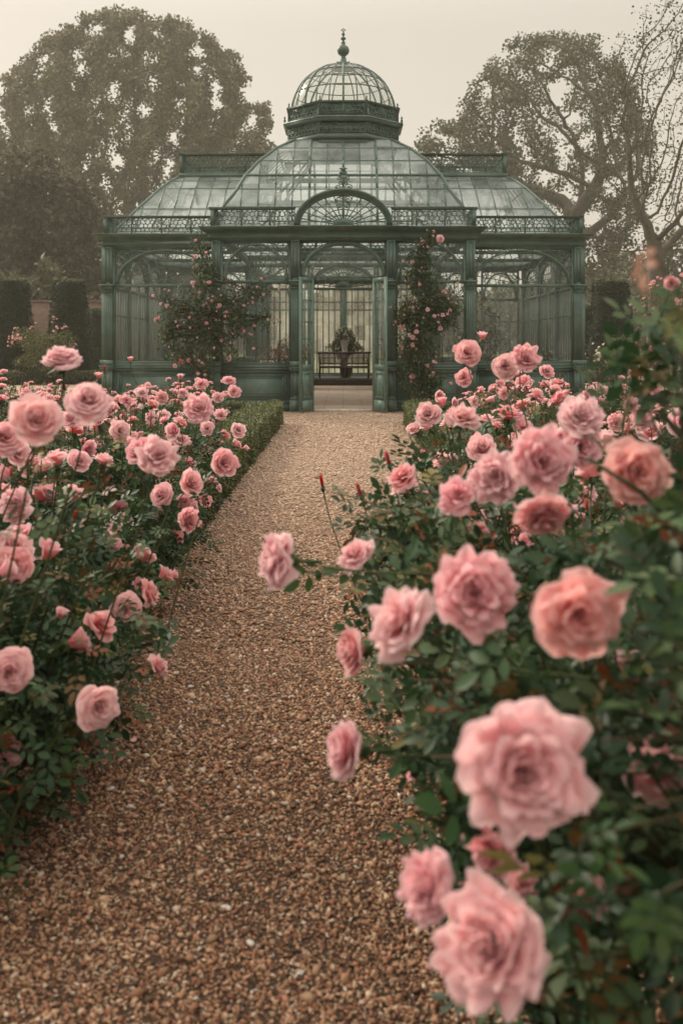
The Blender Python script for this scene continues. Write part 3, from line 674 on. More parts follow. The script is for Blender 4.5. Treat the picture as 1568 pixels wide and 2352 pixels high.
for s in (-1, 1):
    # a wing roof is the outer half of one long hipped roof; it runs into the pavilion
    Lx = [((a-2.0)/2, b, c) for a, b, c in wl]
    def wing(Lx, s):
        m = MB(N=(0,1,0)); g = MB(N=(0,1,0)); n = len(wl)
        out = [[(s*a, CY+q*b, c) for q in (-1, 1)] for a, b, c in wl]
        inn = [[(s*2.0, CY+q*b, c) for q in (-1, 1)] for a, b, c in wl]
        for k in range(n):
            for q in (0, 1): m.seg(out[k][q], inn[k][q], .028)
            m.seg(out[k][0], out[k][1], .028)
        for q in (0, 1): m.tube([out[k][q] for k in range(n)], .04, 6)
        for x in np.arange(2.2, 5.4, .4):
            for q in (0, 1):
                pts = []
                for k in range(n):
                    if wl[k][0] >= x: pts.append((s*x, inn[k][q][1], wl[k][2]))
                    else:
                        f = (wl[k-1][0]-x)/(wl[k-1][0]-wl[k][0]); pts.append((s*x, inn[k-1][q][1]+(inn[k][q][1]-inn[k-1][q][1])*f, wl[k-1][2]+(wl[k][2]-wl[k-1][2])*f)); break
                for a, b in zip(pts[:-1], pts[1:]): m.seg(a, b, .026)
        for y in np.arange(-3.2, 3.3, .4):
            pts = []
            for k in range(n):
                if wl[k][1] >= abs(y): pts.append((s*wl[k][0], CY+y, wl[k][2]))
                else:
                    f = (wl[k-1][1]-abs(y))/(wl[k-1][1]-wl[k][1]); pts.append((s*(wl[k-1][0]+(wl[k][0]-wl[k-1][0])*f), CY+y, wl[k-1][2]+(wl[k][2]-wl[k-1][2])*f)); break
            for a, b in zip(pts[:-1], pts[1:]): m.seg(a, b, .026)
        for x in (3.2, 4.2):
            for q in (-1, 1): m.tube([(s*x, CY+q*3.2, 4.1), (s*x, CY+q*2.2, 4.85), (s*x, CY+q*.9, 5.8)], .03, 5)
            m.box(*sorted((s*x-.025, s*x+.025)), CY-2.3, CY+2.3, 4.8, 4.86)
        o = m.build('wing_roof', PAINT, GH)
        V = []; Q = []
        for k in range(n): V += [inn[k][0], out[k][0], out[k][1], inn[k][1]]
        for k in range(n-1):
            for c in range(3): Q.append([k*4+c, k*4+c+1, k*4+c+5, k*4+c+4])
        t = (n-1)*4; Q.append([t, t+1, t+2, t+3])
        g.raw(V, Q); g.build('roof_glass', ROOFGLASS, o)
    wing(Lx, s)
    # ridge walkway box and its railing
    m = MB(N=(0,1,0)); m.box(*sorted((s*2.2, s*4.36)), CY-.98, CY+.98, 5.93, 6.03); m.build('ridge_gutter', PAINT, GH)
    a, b = sorted((s*2.0, s*4.33)); railing(FR(CY-.93), a, b, 6.03, 6.56, posts=(s*2.6, s*3.2, s*3.8), endposts=(s < 0, s > 0), name='ridge_railing')
    railing(((0, CY+.93, 0), (1,0,0), (0,1,0)), a, b, 6.03, 6.56, posts=(s*2.6, s*3.2, s*3.8), endposts=(0, 0), name='ridge_railing', cell=.08)
    railing(((s*4.31, 0, 0), (0,1,0), (s,0,0)), CY-.85, CY+.85, 6.03, 6.56, endposts=(0, 0), name='ridge_railing')
# nave roof at the rear
roof([(2.98,3.4,4.1),(2.5,3.2,4.75),(1.6,2.9,5.3),(.2,2.5,5.65)], 34.6, 'nave_roof', np.arange(-6, 7)*.44)
# --- drum, gallery, dome, finial
def octa(R, ph=pi/8): return [(R*cos(ph+k*pi/4), CY+R*sin(ph+k*pi/4)) for k in range(8)]
def octprism(m, R0, R1, z0, z1):
    a = octa(R0); b = octa(R1); V = [(x, y, z0) for x, y in a]+[(x, y, z1) for x, y in b]
    m.raw(V+[(0, CY, z0), (0, CY, z1)], [[k, (k+1) % 8, 8+(k+1) % 8, 8+k] for k in range(8)], [[16, (k+1) % 8, k] for k in range(8)]+[[17, 8+k, 8+(k+1) % 8] for k in range(8)])
def octring(m, R0, z0, R1, z1, t=.1):
    a = octa(R0); b = octa(R1); c = octa(R0-t); d = octa(R1-t)
    V = [(x, y, z0) for x, y in a]+[(x, y, z1) for x, y in b]+[(x, y, z1) for x, y in d]+[(x, y, z0) for x, y in c]
    Q = []
    for k in range(8):
        j = (k+1) % 8
        Q += [[k, j, 8+j, 8+k], [8+k, 8+j, 16+j, 16+k], [16+k, 16+j, 24+j, 24+k], [24+k, 24+j, j, k]]
    m.raw(V, Q)
m = MB(N=(0,1,0))
for (R0, z0, R1, z1) in ((1.56,6.72,1.56,6.86),(1.62,6.86,1.66,6.95),(1.60,6.95,1.60,6.99),(1.585,6.99,1.585,7.30),(1.63,7.30,1.72,7.38),(1.74,7.38,1.74,7.43)): octring(m, R0, z0, R1, z1, .25)
Rf = 1.6*cos(pi/8)
for k in range(8):
    a = -pi/2+k*pi/4; n = np.array([cos(a), sin(a), 0]); U = np.array([-sin(a), cos(a), 0]); mm = MB((n[0]*Rf, CY+n[1]*Rf, 0), U, n)
    hw = 1.6*sin(pi/8)-.03
    for s, e in web(rg, -hw, hw, 7.02, 7.28, .075): mm.seg((s[0], 0, s[1]), (e[0], 0, e[1]), .024, .035)
    m.V += mm.V; m.Q += [q+m.n for q in mm.Q]; m.c += mm.c; m.n += mm.n
for x, y in octa(1.7): m.lathe(x, y, [(.02,7.43),(.035,7.5),(.015,7.53),(.03,7.57),(.002,7.62)], 8)
m.build('drum', PAINT, GH)
for k in range(8):
    a = -pi/2+k*pi/4; n = np.array([cos(a), sin(a), 0]); U = np.array([-sin(a), cos(a), 0]); R = 1.58*cos(pi/8); hw = 1.58*sin(pi/8)
    railing(((n[0]*R, CY+n[1]*R, 0), U, n), -hw, hw, 7.43, 7.84, cell=.07, posts=(0,), endposts=(0, 0), name='gallery_railing', rod=.024)
for x, y in octa(1.58): m = MB(N=(0,1,0)); m.lathe(x, y, [(.03,7.43),(.03,7.84),(.045,7.86),(.015,7.9),(.028,7.94),(.002,7.99)], 8); m.build('gallery_post', PAINT, GH)
m = MB(N=(0,1,0)); dome = []
Rd, Hd, Zd = 1.43, 1.36, 7.80
prof = [(Rd*cos(t)**.92 if t < pi/2-.01 else .0, Zd+Hd*sin(t)) for t in np.linspace(0, pi/2, 13)]
m.lathe(0, CY, [(Rd+.03, 7.40), (Rd+.03, Zd), (Rd-.02, Zd+.02), (Rd-.05, Zd+.02), (Rd-.05, 7.40)], 32)
NR = 24
for k in range(NR):
    a = 2*pi*(k)/NR+pi/2; r_ = .03 if k % 3 == 0 else .017
    m.tube([(r*cos(a), CY+r*sin(a), z) for r, z in prof[:-1]], r_, 5)
for i in (3, 5, 7, 9):
    r, z = prof[i]; m.tube([(r*cos(a), CY+r*sin(a), z) for a in np.linspace(0, 2*pi, 49)], .016, 4, cap=False)
m.lathe(0, CY, [(.34, Zd+Hd-.10), (.32, Zd+Hd-.03), (.2, Zd+Hd+.02), (.12, Zd+Hd+.04)], 20)
dm = m.build('dome', PAINT, GH)
g = MB(N=(0,1,0)); V = []; nn = 48; pr = prof[:11]
for r, z in pr: V += [(r*.995*cos(2*pi*j/nn), CY+r*.995*sin(2*pi*j/nn), z) for j in range(nn)]
g.raw(V, [[i*nn+j, i*nn+(j+1) % nn, (i+1)*nn+(j+1) % nn, (i+1)*nn+j] for i in range(len(pr)-1) for j in range(nn)]); g.build('dome_glass', DOMEGLASS, dm, smooth=True)
zf = Zd+Hd+.02
m = MB(N=(0,1,0)); m.lathe(0, CY, [(.2,zf),(.17,zf+.05),(.1,zf+.09),(.075,zf+.2),(.06,zf+.24),(.13,zf+.29),(.165,zf+.36),(.168,zf+.42),(.14,zf+.49),(.07,zf+.54),(.045,zf+.57),(.07,zf+.6),(.04,zf+.63),(.035,zf+.68),(.075,zf+.71),(.075,zf+.74),(.03,zf+.77),(.03,zf+.82),(.055,zf+.84),(.03,zf+.87),(.02,zf+.93)], 20)
for a in (0, pi/2, pi, -pi/2, 0): m.lathe(.045*cos(a), CY, [(.001,zf+.93+.03*sin(a)),(.028,zf+.955+.03*sin(a)),(.001,zf+.985+.03*sin(a))], 8)
for k in range(8): a = k*pi/4; m.lathe(.22*cos(a), CY+.22*sin(a), [(.001,zf-.02),(.035,zf+.02),(.001,zf+.07)], 6)
m.build('finial', PAINT, GH, smooth=False)
# floor
m = MB(N=(0,1,0)); m.box(-WX+.05, WX-.05, D1, DB, -.02, .045); m.box(-PX+.05, PX-.05, D0+.06, D1-.001, -.02, .045); m.box(-PX+.05, PX-.05, DB+.001, DN-.1, -.02, .045)
fl = m.build('tiled_floor', TILEM, GH)
m = MB(N=(0,1,0)); m.box(-2.7, 2.7, 34.9, DN-.12, .045, .27); m.box(-2.75, 2.75, 34.86, 34.9, .20, .285); m.build('dais', STEELW if False else WOOD, GH)

# ------------------------------------------------------------------ furniture and plants in the glasshouse
def bench(loc, w=1.86, rz=0, label='', name='garden_bench'):
    t = empty(name, loc); t.rotation_euler = (0, 0, rz); tag(t, label, 'bench')
    def part(nm, f): m = MB(N=(0,1,0)); f(m); m.build(nm, WOOD, t, local=True)
    def seat(m):
        for k in range(6): y = -.27+k*.085; m.box(-w/2, w/2, y, y+.065, .415, .44)
        m.box(-w/2, w/2, -.30, -.275, .36, .42); m.box(-w/2, w/2, .21, .235, .36, .42)
    part('seat', seat)
    def back(m):
        m.box(-w/2-.05, w/2+.05, .235, .275, .88, .955); m.box(-w/2, w/2, .235, .265, .50, .56); m.box(-w/2, w/2, .235, .265, .72, .745)
        for u in np.arange(-w/2+.03, w/2, .045): m.box(u, u+.030, .243, .257, .54, .88)
    part('backrest', back)
    for s in (-1, 1):
        for y, zt in ((-.27, .66), (.24, .88)):
            part('leg', lambda m: m.tube([(s*(w/2-.03), y, 0), (s*(w/2-.03), y, .4), (s*(w/2-.03), y*(1.02), zt)], .03, 6))
        part('armrest', lambda m: (m.box(*sorted((s*(w/2-.07), s*(w/2+.01))), -.34, .26, .655, .685), m.box(*sorted((s*(w/2-.045), s*(w/2-.015))), -.27, .24, .18, .21)))
    return t
ZF = .27
bench((.03, 35.7, ZF), 1.8, pi, label='long dark wooden slatted bench on the dais seen through the open doors')
bench((-1.38, 36.6, ZF), 1.1, pi/2*1.0, label='dark wooden bench standing side-on left of the long bench')
bench((1.42, 36.6, ZF), 1.1, -pi/2, label='dark wooden bench standing side-on right of the long bench')

# ------------------------------------------------------------------ foliage tools
def leaflet(L=1., Wd=.55, fold=.12, curl=-.1):
    st = [(.0,.0),(.25,.72),(.55,.95),(.82,.6),(1.,.0)]
    v = [(0,0,0)]
    for s, w in st[1:4]:
        z = curl*L*s*s
        v += [(s*L, -w*Wd*L/2, z+fold*w*Wd*L), (s*L, 0, z), (s*L, w*Wd*L/2, z+fold*w*Wd*L)]
    v += [(L, 0, curl*L)]
    tris = [(0,1,2),(0,2,3),(7,10,8),(8,10,9)]; quads = [(1,4,5,2),(2,5,6,3),(4,7,8,5),(5,8,9,6)]
    return np.array(v, float), np.array(tris), np.array(quads)
LV, LT, LQ = leaflet()
def compound(n=5):
    V, T, Q = [], [], []; k = 0
    place = [(1.35,0,0,1.0),(.95,.08,1.0,.85),(.95,-.08,-1.0,.85)]+([(.45,.06,1.15,.7),(.45,-.06,-1.15,.7)] if n == 5 else [])
    for (x, y, a, s) in place:
        R = np.array([[cos(a), sin(a), 0], [-sin(a), cos(a), 0], [0,0,1]])
        V.append((LV*s) @ R+np.array([x, y, -.06*x*x])); T.append(LT+k); Q.append(LQ+k); k += len(LV)
    b = k; V.append(np.array([(0,.015,0),(0,-.015,0),(1.4,-.01,-.1),(1.4,.01,-.1)])); Q.append(np.array([[b,b+1,b+2,b+3]]))
    return np.vstack(V), np.vstack(T), np.vstack(Q)
CV5, CT5, CQ5 = compound(5)
def frames(dirs, ups):
    X = dirs/np.linalg.norm(dirs, axis=1, keepdims=True); Y = np.cross(ups, X); Y /= (np.linalg.norm(Y, axis=1, keepdims=True)+1e-9); Z = np.cross(X, Y)
    return np.stack([X, Y, Z], 1)
def scatter(tv, pos, R, s, col):
    V = np.einsum('vk,nkj->nvj', tv, R)*np.asarray(s)[:, None, None]+pos[:, None]
    return V.reshape(-1, 3), np.repeat(col, len(tv), 0)
def rep(f, n, k): return (f[None]+(np.arange(n)*k)[:, None, None]).reshape(-1, f.shape[1])
class Soup:
    def __init__(s): s.V = []; s.C = []; s.T = []; s.Q = []; s.n = 0
    def add(s, tv, tt, tq, pos, R, sc, col):
        n = len(pos)
        if n == 0: return
        V, c = scatter(tv, pos, R, sc, col)
        if len(tt): s.T.append(rep(tt, n, len(tv))+s.n)
        if len(tq): s.Q.append(rep(tq, n, len(tv))+s.n)
        s.V.append(V); s.C.append(c); s.n += len(V)
    def addmb(s, m):
        V = np.vstack(m.V)
        for q in m.Q: s.Q.append(q+s.n)
        for q in m.T: s.T.append(q+s.n)
        s.V.append(V); s.C.append(np.vstack(m.c)); s.n += len(V)
    def mesh(s, name, mt, smooth=False, off=None):
        V = np.vstack(s.V)
        if off is not None: V = V-np.asarray(off)
        return fastmesh(name, V, ([np.vstack(s.T)] if s.T else [])+([np.vstack(s.Q)] if s.Q else []), mt, col=np.vstack(s.C), smooth=smooth)
litter()
GREENS = np.array([(.022,.052,.026),(.030,.066,.030),(.018,.042,.024),(.045,.085,.035),(.06,.095,.05),(.10,.06,.025),(.16,.05,.025),(.13,.13,.05)])
GREENS = GREENS*np.array([1.35,1.27,1.05])
def leafcols(rng, n, p=(.27,.22,.2,.12,.07,.06,.03,.03)):
    return GREENS[rng.choice(8, n, p=p)]*rng.uniform(.7, 1.3, (n, 1))
def rand_dirs(rng, n):
    d = rng.normal(0, 1, (n, 3)); return d/np.linalg.norm(d, axis=1, keepdims=True)

# ------------------------------------------------------------------ roses
def bloom_mesh(name, seed, n=34, R=.052, base=55, tip=95, nu=6, nv=6, ruf=.05, inner=-28, tint=0, dense=1., stem=True, flat=1.0, pal=0, wide=1.0):
    rng = np.random.default_rng(seed); V, F, Cc, MI = [], [], [], []; k = 0
    deep = np.array([.84,.31,.33]) if tint == 0 else np.array([.80,.24,.22]); midc = np.array([.93,.46,.49]) if tint == 0 else np.array([.93,.44,.45]); pale = np.array([.96,.71,.72]) if tint == 0 else np.array([.95,.67,.66])
    if pal == 1: deep, midc, pale = np.array([.7,.62,.4]), np.array([.82,.78,.65]), np.array([.85,.83,.76])
    if pal == 2: deep, midc, pale = np.array([.35,.02,.03]), np.array([.55,.07,.07]), np.array([.7,.2,.18])
    qx, qy = rng.uniform(-.12, .12, 2)*(n > 10)       # heart of the rose sits a little off centre
    for i in range(n):
        t = ((i+.5)/n)**.8; th = i*2.39996+rng.uniform(-.45, .45)
        L = R*(.66+.44*t)*rng.uniform(.92, 1.06); Wp = wide*R*(.26+.31*t)*rng.uniform(.8, 1.2)
        a0 = radians(2+(base-2)*t**1.5+rng.uniform(-6, 6)); a1 = radians(inner+(tip-inner)*t**1.15+rng.uniform(-16, 16))
        r = R*(.02+.13*t); z = R*(.10-.30*t); vs = np.linspace(0, 1, nv+1); ml = [(r, z)]
        lip = radians(rng.uniform(20, 95))*(.25+.75*t)
        for j in range(nv):
            v = (vs[j]+vs[j+1])/2; a = a0+(a1-a0)*v**1.3+lip*max(0, v-.68)/.32; r += sin(a)*L/nv; z += cos(a)*L/nv; ml.append((r, z))
        ml = np.array(ml); ph1, ph2 = rng.uniform(0, 6, 2); rl = ruf*R*(.5+.9*t)*rng.uniform(.6,1.5); notch = rng.uniform(-.01, .16); skew = rng.uniform(-.14, .14)
        us = np.linspace(-1, 1, nu+1); shade = rng.uniform(-.15, .15)
        for v in vs:
            for u in us:
                vv = v*(1-.13*abs(u)**3-notch*.7*(1-abs(u))*v**4+skew*.5*u*v); x = min(max(vv, 0), 1)*nv; j = min(int(x), nv-1); f = x-j
                rr, zz = ml[j]*(1-f)+ml[j+1]*f; rr = max(rr, .004*R)
                w = Wp*(.40+.85*math.sqrt(v))*(1-.15*v**5); dl = u*w/max(rr, R*(.10+.42*t)); dl = max(-1.5, min(1.5, dl))
                q = rl*v*v*(sin(2.6*u+ph1)+.7*sin(5.5*u+ph2)); cup = R*(.16*u*u*v*(1-.5*t))
                rr2 = rr-cup*.7+q*.6+R*.10*u*abs(u)*v*(.3+t)      # one edge tucks under its neighbour
                zz2 = zz+q+cup*.9-.16*R*(abs(u)**3)*v*v*t
                hx_ = (1-t)*R
                V.append((rr2*cos(th+dl)+qx*hx_, rr2*sin(th+dl)+qy*hx_, zz2*flat))
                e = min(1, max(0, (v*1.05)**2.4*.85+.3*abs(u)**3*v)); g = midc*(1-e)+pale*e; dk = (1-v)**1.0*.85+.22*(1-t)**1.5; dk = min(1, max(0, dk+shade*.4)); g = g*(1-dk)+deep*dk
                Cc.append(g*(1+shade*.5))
        nu1 = nu+1
        for j in range(nv):
            for c in range(nu): b = k+j*nu1+c; F.append((b, b+1, b+nu1+1, b+nu1)); MI.append(0)
        k += (nv+1)*nu1
    zb = min(v[2] for v in V) if V else 0
    m = MB(N=(0,1,0)); hz = -R*.12
    m.lathe(0, 0, [(.1*R, hz-.42*R), (.2*R, hz-.30*R), (.24*R, hz-.12*R), (.2*R, hz+.05*R)], 8)
    for q in range(5):
        a = q*2*pi/5+.3; d = np.array([cos(a), sin(a), 0]); e = np.array([-sin(a), cos(a), 0]); b0 = np.array([0,0,hz-.05*R])
        p = [b0+d*R*.18-e*R*.1, b0+d*R*.18+e*R*.1, b0+d*R*.5+e*R*.06-np.array([0,0,.15*R]), b0+d*R*.5-e*R*.06-np.array([0,0,.15*R]), b0+d*R*.8-np.array([0,0,.32*R])]
        m.raw(p, [[0,1,2,3]], [[3,2,4]])
    if stem: m.tube([(0,0,hz-.4*R), (0,0,hz-1.3*R)], [.045*R+.0008, .04*R+.0012], 6)
    SV = np.vstack(m.V); nV = len(V); V = np.vstack([np.array(V), SV]); q2 = [x+nV for x in m.Q]; t2 = [x+nV for x in m.T]
    Cc = np.vstack([np.array(Cc), np.tile((.05,.09,.03), (len(SV), 1))])
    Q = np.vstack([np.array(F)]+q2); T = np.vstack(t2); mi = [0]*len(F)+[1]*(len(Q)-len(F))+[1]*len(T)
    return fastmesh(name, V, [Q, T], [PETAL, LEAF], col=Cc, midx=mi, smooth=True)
BIG = [bloom_mesh('bloom_open', 1, 76, wide=.9, base=52, tip=92, tint=0), bloom_mesh('bloom_ruffled', 2, 98, base=48, tip=84, ruf=.12, tint=0, nu=8, nv=7, wide=.95),
       bloom_mesh('bloom_cupped', 3, 54, base=44, tip=66, inner=-35, ruf=.05, tint=0), bloom_mesh('bloom_coral', 4, 58, base=52, tip=96, ruf=.08, tint=1, nu=7, nv=7),
       bloom_mesh('bloom_loose', 5, 34, base=58, tip=104, ruf=.1, inner=-5, tint=0, nu=7, nv=7), bloom_mesh('bloom_blown', 6, 46, base=60, tip=98, ruf=.09, inner=15, tint=1, nu=7, nv=7)]
SMALL = [bloom_mesh('bloom_small_open', 11, 30, base=50, tip=88, nu=4, nv=4, ruf=.07), bloom_mesh('bloom_small_cup', 12, 26, base=38, tip=58, nu=4, nv=4, ruf=.06),
         bloom_mesh('bloom_small_coral', 13, 28, base=48, tip=85, nu=4, nv=4, ruf=.08, tint=1), bloom_mesh('bloom_small_half', 14, 16, base=26, tip=32, nu=4, nv=4, ruf=.05)]
BUD = bloom_mesh('bloom_bud', 21, 8, R=.03, base=14, tip=-22, inner=-30, nu=4, nv=5, ruf=.02, flat=1.25, pal=2)
WHITE = [bloom_mesh('bloom_white', 31, 18, base=50, tip=88, nu=4, nv=4, ruf=.08, pal=1)]
RAD = .095   # overall diameter of a bloom mesh at scale 1 is about 0.11 m

def put_bloom(me, parent, P, axis, s=1., roll=None, name='rose_bloom', rng=np.random):
    """P in the parent's local space"""
    o = bpy.data.objects.new(name, me); C.objects.link(o); o.parent = parent; o.location = Vector(P); o.scale = (s, s, s)
    q = Vector(axis).normalized().to_track_quat('Z', 'Y'); e = (q.to_matrix() @ Matrix.Rotation(roll if roll is not None else rng.uniform(0, 6.28), 3, 'Z')).to_euler(); o.rotation_euler = e
    return o
AVOID = []
def rose_leaves(sp, rng, pos, dirs, scale, cols=None):
    if AVOID and len(pos):      # flowers stay clear of the leaves of the shoots round them
        cam_ = np.array([0, 0, 1.5]); keep = np.ones(len(pos), bool); dn = dirs/np.linalg.norm(dirs, axis=1, keepdims=True)
        for f in (0, .9, 1.8):
            q = pos+dn*.045*f-cam_; lq = np.linalg.norm(q, axis=1)
            for P, r in AVOID:
                v = P-cam_; lv = np.linalg.norm(v); sep = np.linalg.norm(q/lq[:,None]-v/lv, axis=1)*lv
                keep &= ~((sep < r+.012) & (lq < lv+r*.6))
        pos = pos[keep]; dirs = dirs[keep]; cols = cols[keep] if cols is not None else None; scale = scale[keep] if np.ndim(scale) else scale
        if not len(pos): return
    n = len(pos); ups = np.tile((0,0,1.), (n, 1))*.9+rng.normal(0, .45, (n, 3))
    sp.add(CV5, CT5, CQ5, pos, frames(dirs, ups), scale*rng.uniform(.7, 1.2, n), cols if cols is not None else leafcols(rng, n))
def bush_meshes(seed, rx=.5, ry=.5, h=1.0, n=1000, lf=.047, low=.05):
    rng = np.random.default_rng(seed); sp = Soup()
    ph = rng.uniform(0, 6, 8)
    def lump(d): return 1+.16*np.sin(3*d[:,0]*2+ph[0])*np.cos(4*d[:,1]+ph[1])+.13*np.sin(7*d[:,2]+ph[2]+3*d[:,0])+.1*np.sin(9*d[:,0]+5*d[:,1]+ph[3])
    d = rand_dirs(rng, n*2); d = d[d[:,2] > -.92][:n]; k = len(d)
    rho = rng.uniform(0, 1, k)**.30; sc = lump(d)*rho
    cz = h*.52; rz = h*.46
    pos = np.stack([d[:,0]*rx*sc, d[:,1]*ry*sc, cz+d[:,2]*rz*sc], -1); pos[:,2] = np.maximum(pos[:,2], low)
    dirs = d*.7+rng.normal(0, .55, (k, 3)); dirs[:,2] += .05
    rose_leaves(sp, rng, pos-dirs/np.linalg.norm(dirs,axis=1,keepdims=True)*lf, dirs, lf)
    # shoots standing above the crown with young bronze leaves
    tips = []
    m = MB(N=(0,1,0))
    for i in range(11):
        a = rng.uniform(0, 6.28); rr = rng.uniform(.1, .95); top = np.array([cos(a)*rx*rr*1.0, sin(a)*ry*rr*1.0, h*(.86+.2*(1-rr*rr))+rng.uniform(-.04, .14)])
        P0 = np.array([cos(a)*.06, sin(a)*.06, 0]); mid = (P0+top)/2*np.array([1.15,1.15,1.0])
        pts = [P0*(1-t)**2+2*mid*t*(1-t)+top*t*t for t in np.linspace(0, 1, 8)]
        m.tube(pts, np.linspace(.008, .0028, 8), 5, c=(.05,.06,.025)); tips.append((top, norm(np.array(pts[-1])-np.array(pts[-2]))))
        kk = 4; q = np.array([pts[-1]]*kk)+rng.normal(0, .006, (kk,3)); q[:,2] -= rng.uniform(.03, .2, kk); dd = rand_dirs(rng, kk); dd[:,2] = abs(dd[:,2])*.4
        rose_leaves(sp, rng, q, dd, lf*.8, GREENS[rng.choice([3,4,5,6,7], kk)]*rng.uniform(.8,1.2,(kk,1)))
    stems = Soup(); stems.addmb(m)
    # bloom sites: over the crown and flanks
    sites = []
    for i in range(60):
        dd = rand_dirs(rng, 1)[0]
        if dd[2] < -.35: continue
        l = lump(dd[None])[0]
        sites.append((np.array([dd[0]*rx*l*1.04, dd[1]*ry*l*1.04, cz+dd[2]*rz*l*1.08]), norm(dd*.8+np.array([0,-.25,.45])+rng.normal(0, .25, 3))))
    return dict(fol=sp.mesh('foliage', LEAF), stems=stems.mesh('canes', LEAF), tips=tips, sites=sites)
VAR = [bush_meshes(100+i, *a) for i, a in enumerate([(.50,.50,1.0),(.55,.48,.92),(.46,.5,1.08),(.52,.52,.98),(.5,.55,1.03)])]
ORD = ['nearest','second','third','fourth','fifth','sixth','seventh','eighth','ninth','tenth','eleventh','twelfth','thirteenth','fourteenth','fifteenth','sixteenth','seventeenth','eighteenth','nineteenth','twentieth']
bushes = []
def place_bush(x, y, v, label, group, nb, rng, s=1., rot=None, scalez=1., bloomset=SMALL, bs=.95, nosites=False):
    b = VAR[v]; t = empty('rose_bush', (x, y, 0)); rot = rng.uniform(0, 6.28) if rot is None else rot
    t.rotation_euler = (0, 0, rot); t.scale = (s, s, s*scalez); tag(t, label, 'rose bush', group)
    link('foliage', b['fol'], t); link('canes', b['stems'], t)
    sel = [(p, a) for p, a in b['tips']]
    for p, a in sel[:max(2, nb//2)]:
        if rng.random() < .18: put_bloom(BUD, t, p+a*.02, a, rng.uniform(.8,1.1), name='rose_bud', rng=rng)
        else: put_bloom(bloomset[rng.integers(len(bloomset))], t, p+a*.02, norm(a+rng.normal(0,.35,3)), bs*rng.uniform(.75,1.1), rng=rng)
    if not nosites:
        k = rng.permutation(len(b['sites']))[:nb]
        for i in k:
            p, a = b['sites'][i]; put_bloom(bloomset[rng.integers(len(bloomset))], t, p, a, bs*rng.uniform(.6,1.25), rng=rng)
    bushes.append(t); return t
rb = np.random.default_rng(77)
# left bed
def bed(side, rows):
    sname = 'left' if side < 0 else 'right'
    for r, (x, ys) in enumerate(rows):
        for i, y in enumerate(ys):
            where = ("in the %s bed's first row along the hedge" % sname) if r == 0 else ("in the %s bed's %s row" % (sname, ORD[r]))
            rowpos = 'nearest the camera' if i == 0 else '%s from the camera' % ORD[i]
            xx = x if not callable(x) else x(y)
            nb = (12 if y < 7 else int(rb.integers(5, 13)))
            place_bush(side*(xx+rb.uniform(-.1,.1)), y+rb.uniform(-.12,.12), rb.integers(5), 'pink rose bush %s, %s' % (where, rowpos), 'rose bushes in the %s bed' % sname, nb, rb, s=rb.uniform(.92,1.06), bs=(1.05 if y < 8 else 1.3), scalez=(1 if y < 7 else max(.7, 1.12-.025*y)*rb.uniform(.85,1.15)))
hx = lambda y: 1.24+.055*(y-3) if y < 9 else min(2.32, 1.62+.2*(y-9))
bed(-1, [(hx, [2.7,3.2,3.7,4.5,5.3,6.1,6.95,7.8,8.7,9.6,10.5,11.4,12.3,13.2,14.1,15.0,15.9,16.8]), (2.5, [6.4,7.3,8.2,9.1,10,10.9,11.8,12.7,13.7,14.7,15.7,16.8]),
         (3.35, [9,9.9,10.8,11.7,12.7,13.7,14.7,15.7,16.9]), (4.2, [11.4,12.4,13.4,14.5,15.6,16.8]), (5.1, [13.8,14.9,16,17]), (6.0, [16.3,17.2])])
hr = lambda y: {1: .70, 2: .66, 3: .68, 4: .85}.get(int(y), 1.1 if y < 6 else 1.35 if y < 8 else min(2.25, 1.5+.16*(y-8)))
bed(1, [(hr, [2.2,3.05,3.9,4.75,5.6,6.5,7.4,8.3,9.2,10.1,11,11.9,12.8,13.7,14.6,15.5,16.6]), (lambda y: 1.75 if y < 4.5 else 2.35, [3.6,4.6,5.7,6.6,7.5,8.4,9.3,10.2,11.1,12,13,14,15,16,17]),
        (3.2, [8.2,9.2,10.2,11.2,12.2,13.2,14.3,15.4,16.6]), (4.1, [11.2,12.2,13.3,14.4,15.6,16.9]), (5.0, [13.5,14.6,15.8,17]), (5.9, [16.2,17.2])])
# the close bush at the right edge of the view
near1 = place_bush(.80, 1.42, 0, 'large dark leaved rose bush spilling over the path at the right edge, closest of all', None, 0, rb, s=1.08, nosites=True)
for o in [c for c in near1.children if c.name.startswith(('rose_bloom','rose_bud'))]: bpy.data.objects.remove(o)
bushR = [b for b in bushes if b.location.x > 0]; bushL = [b for b in bushes if b.location.x < 0]

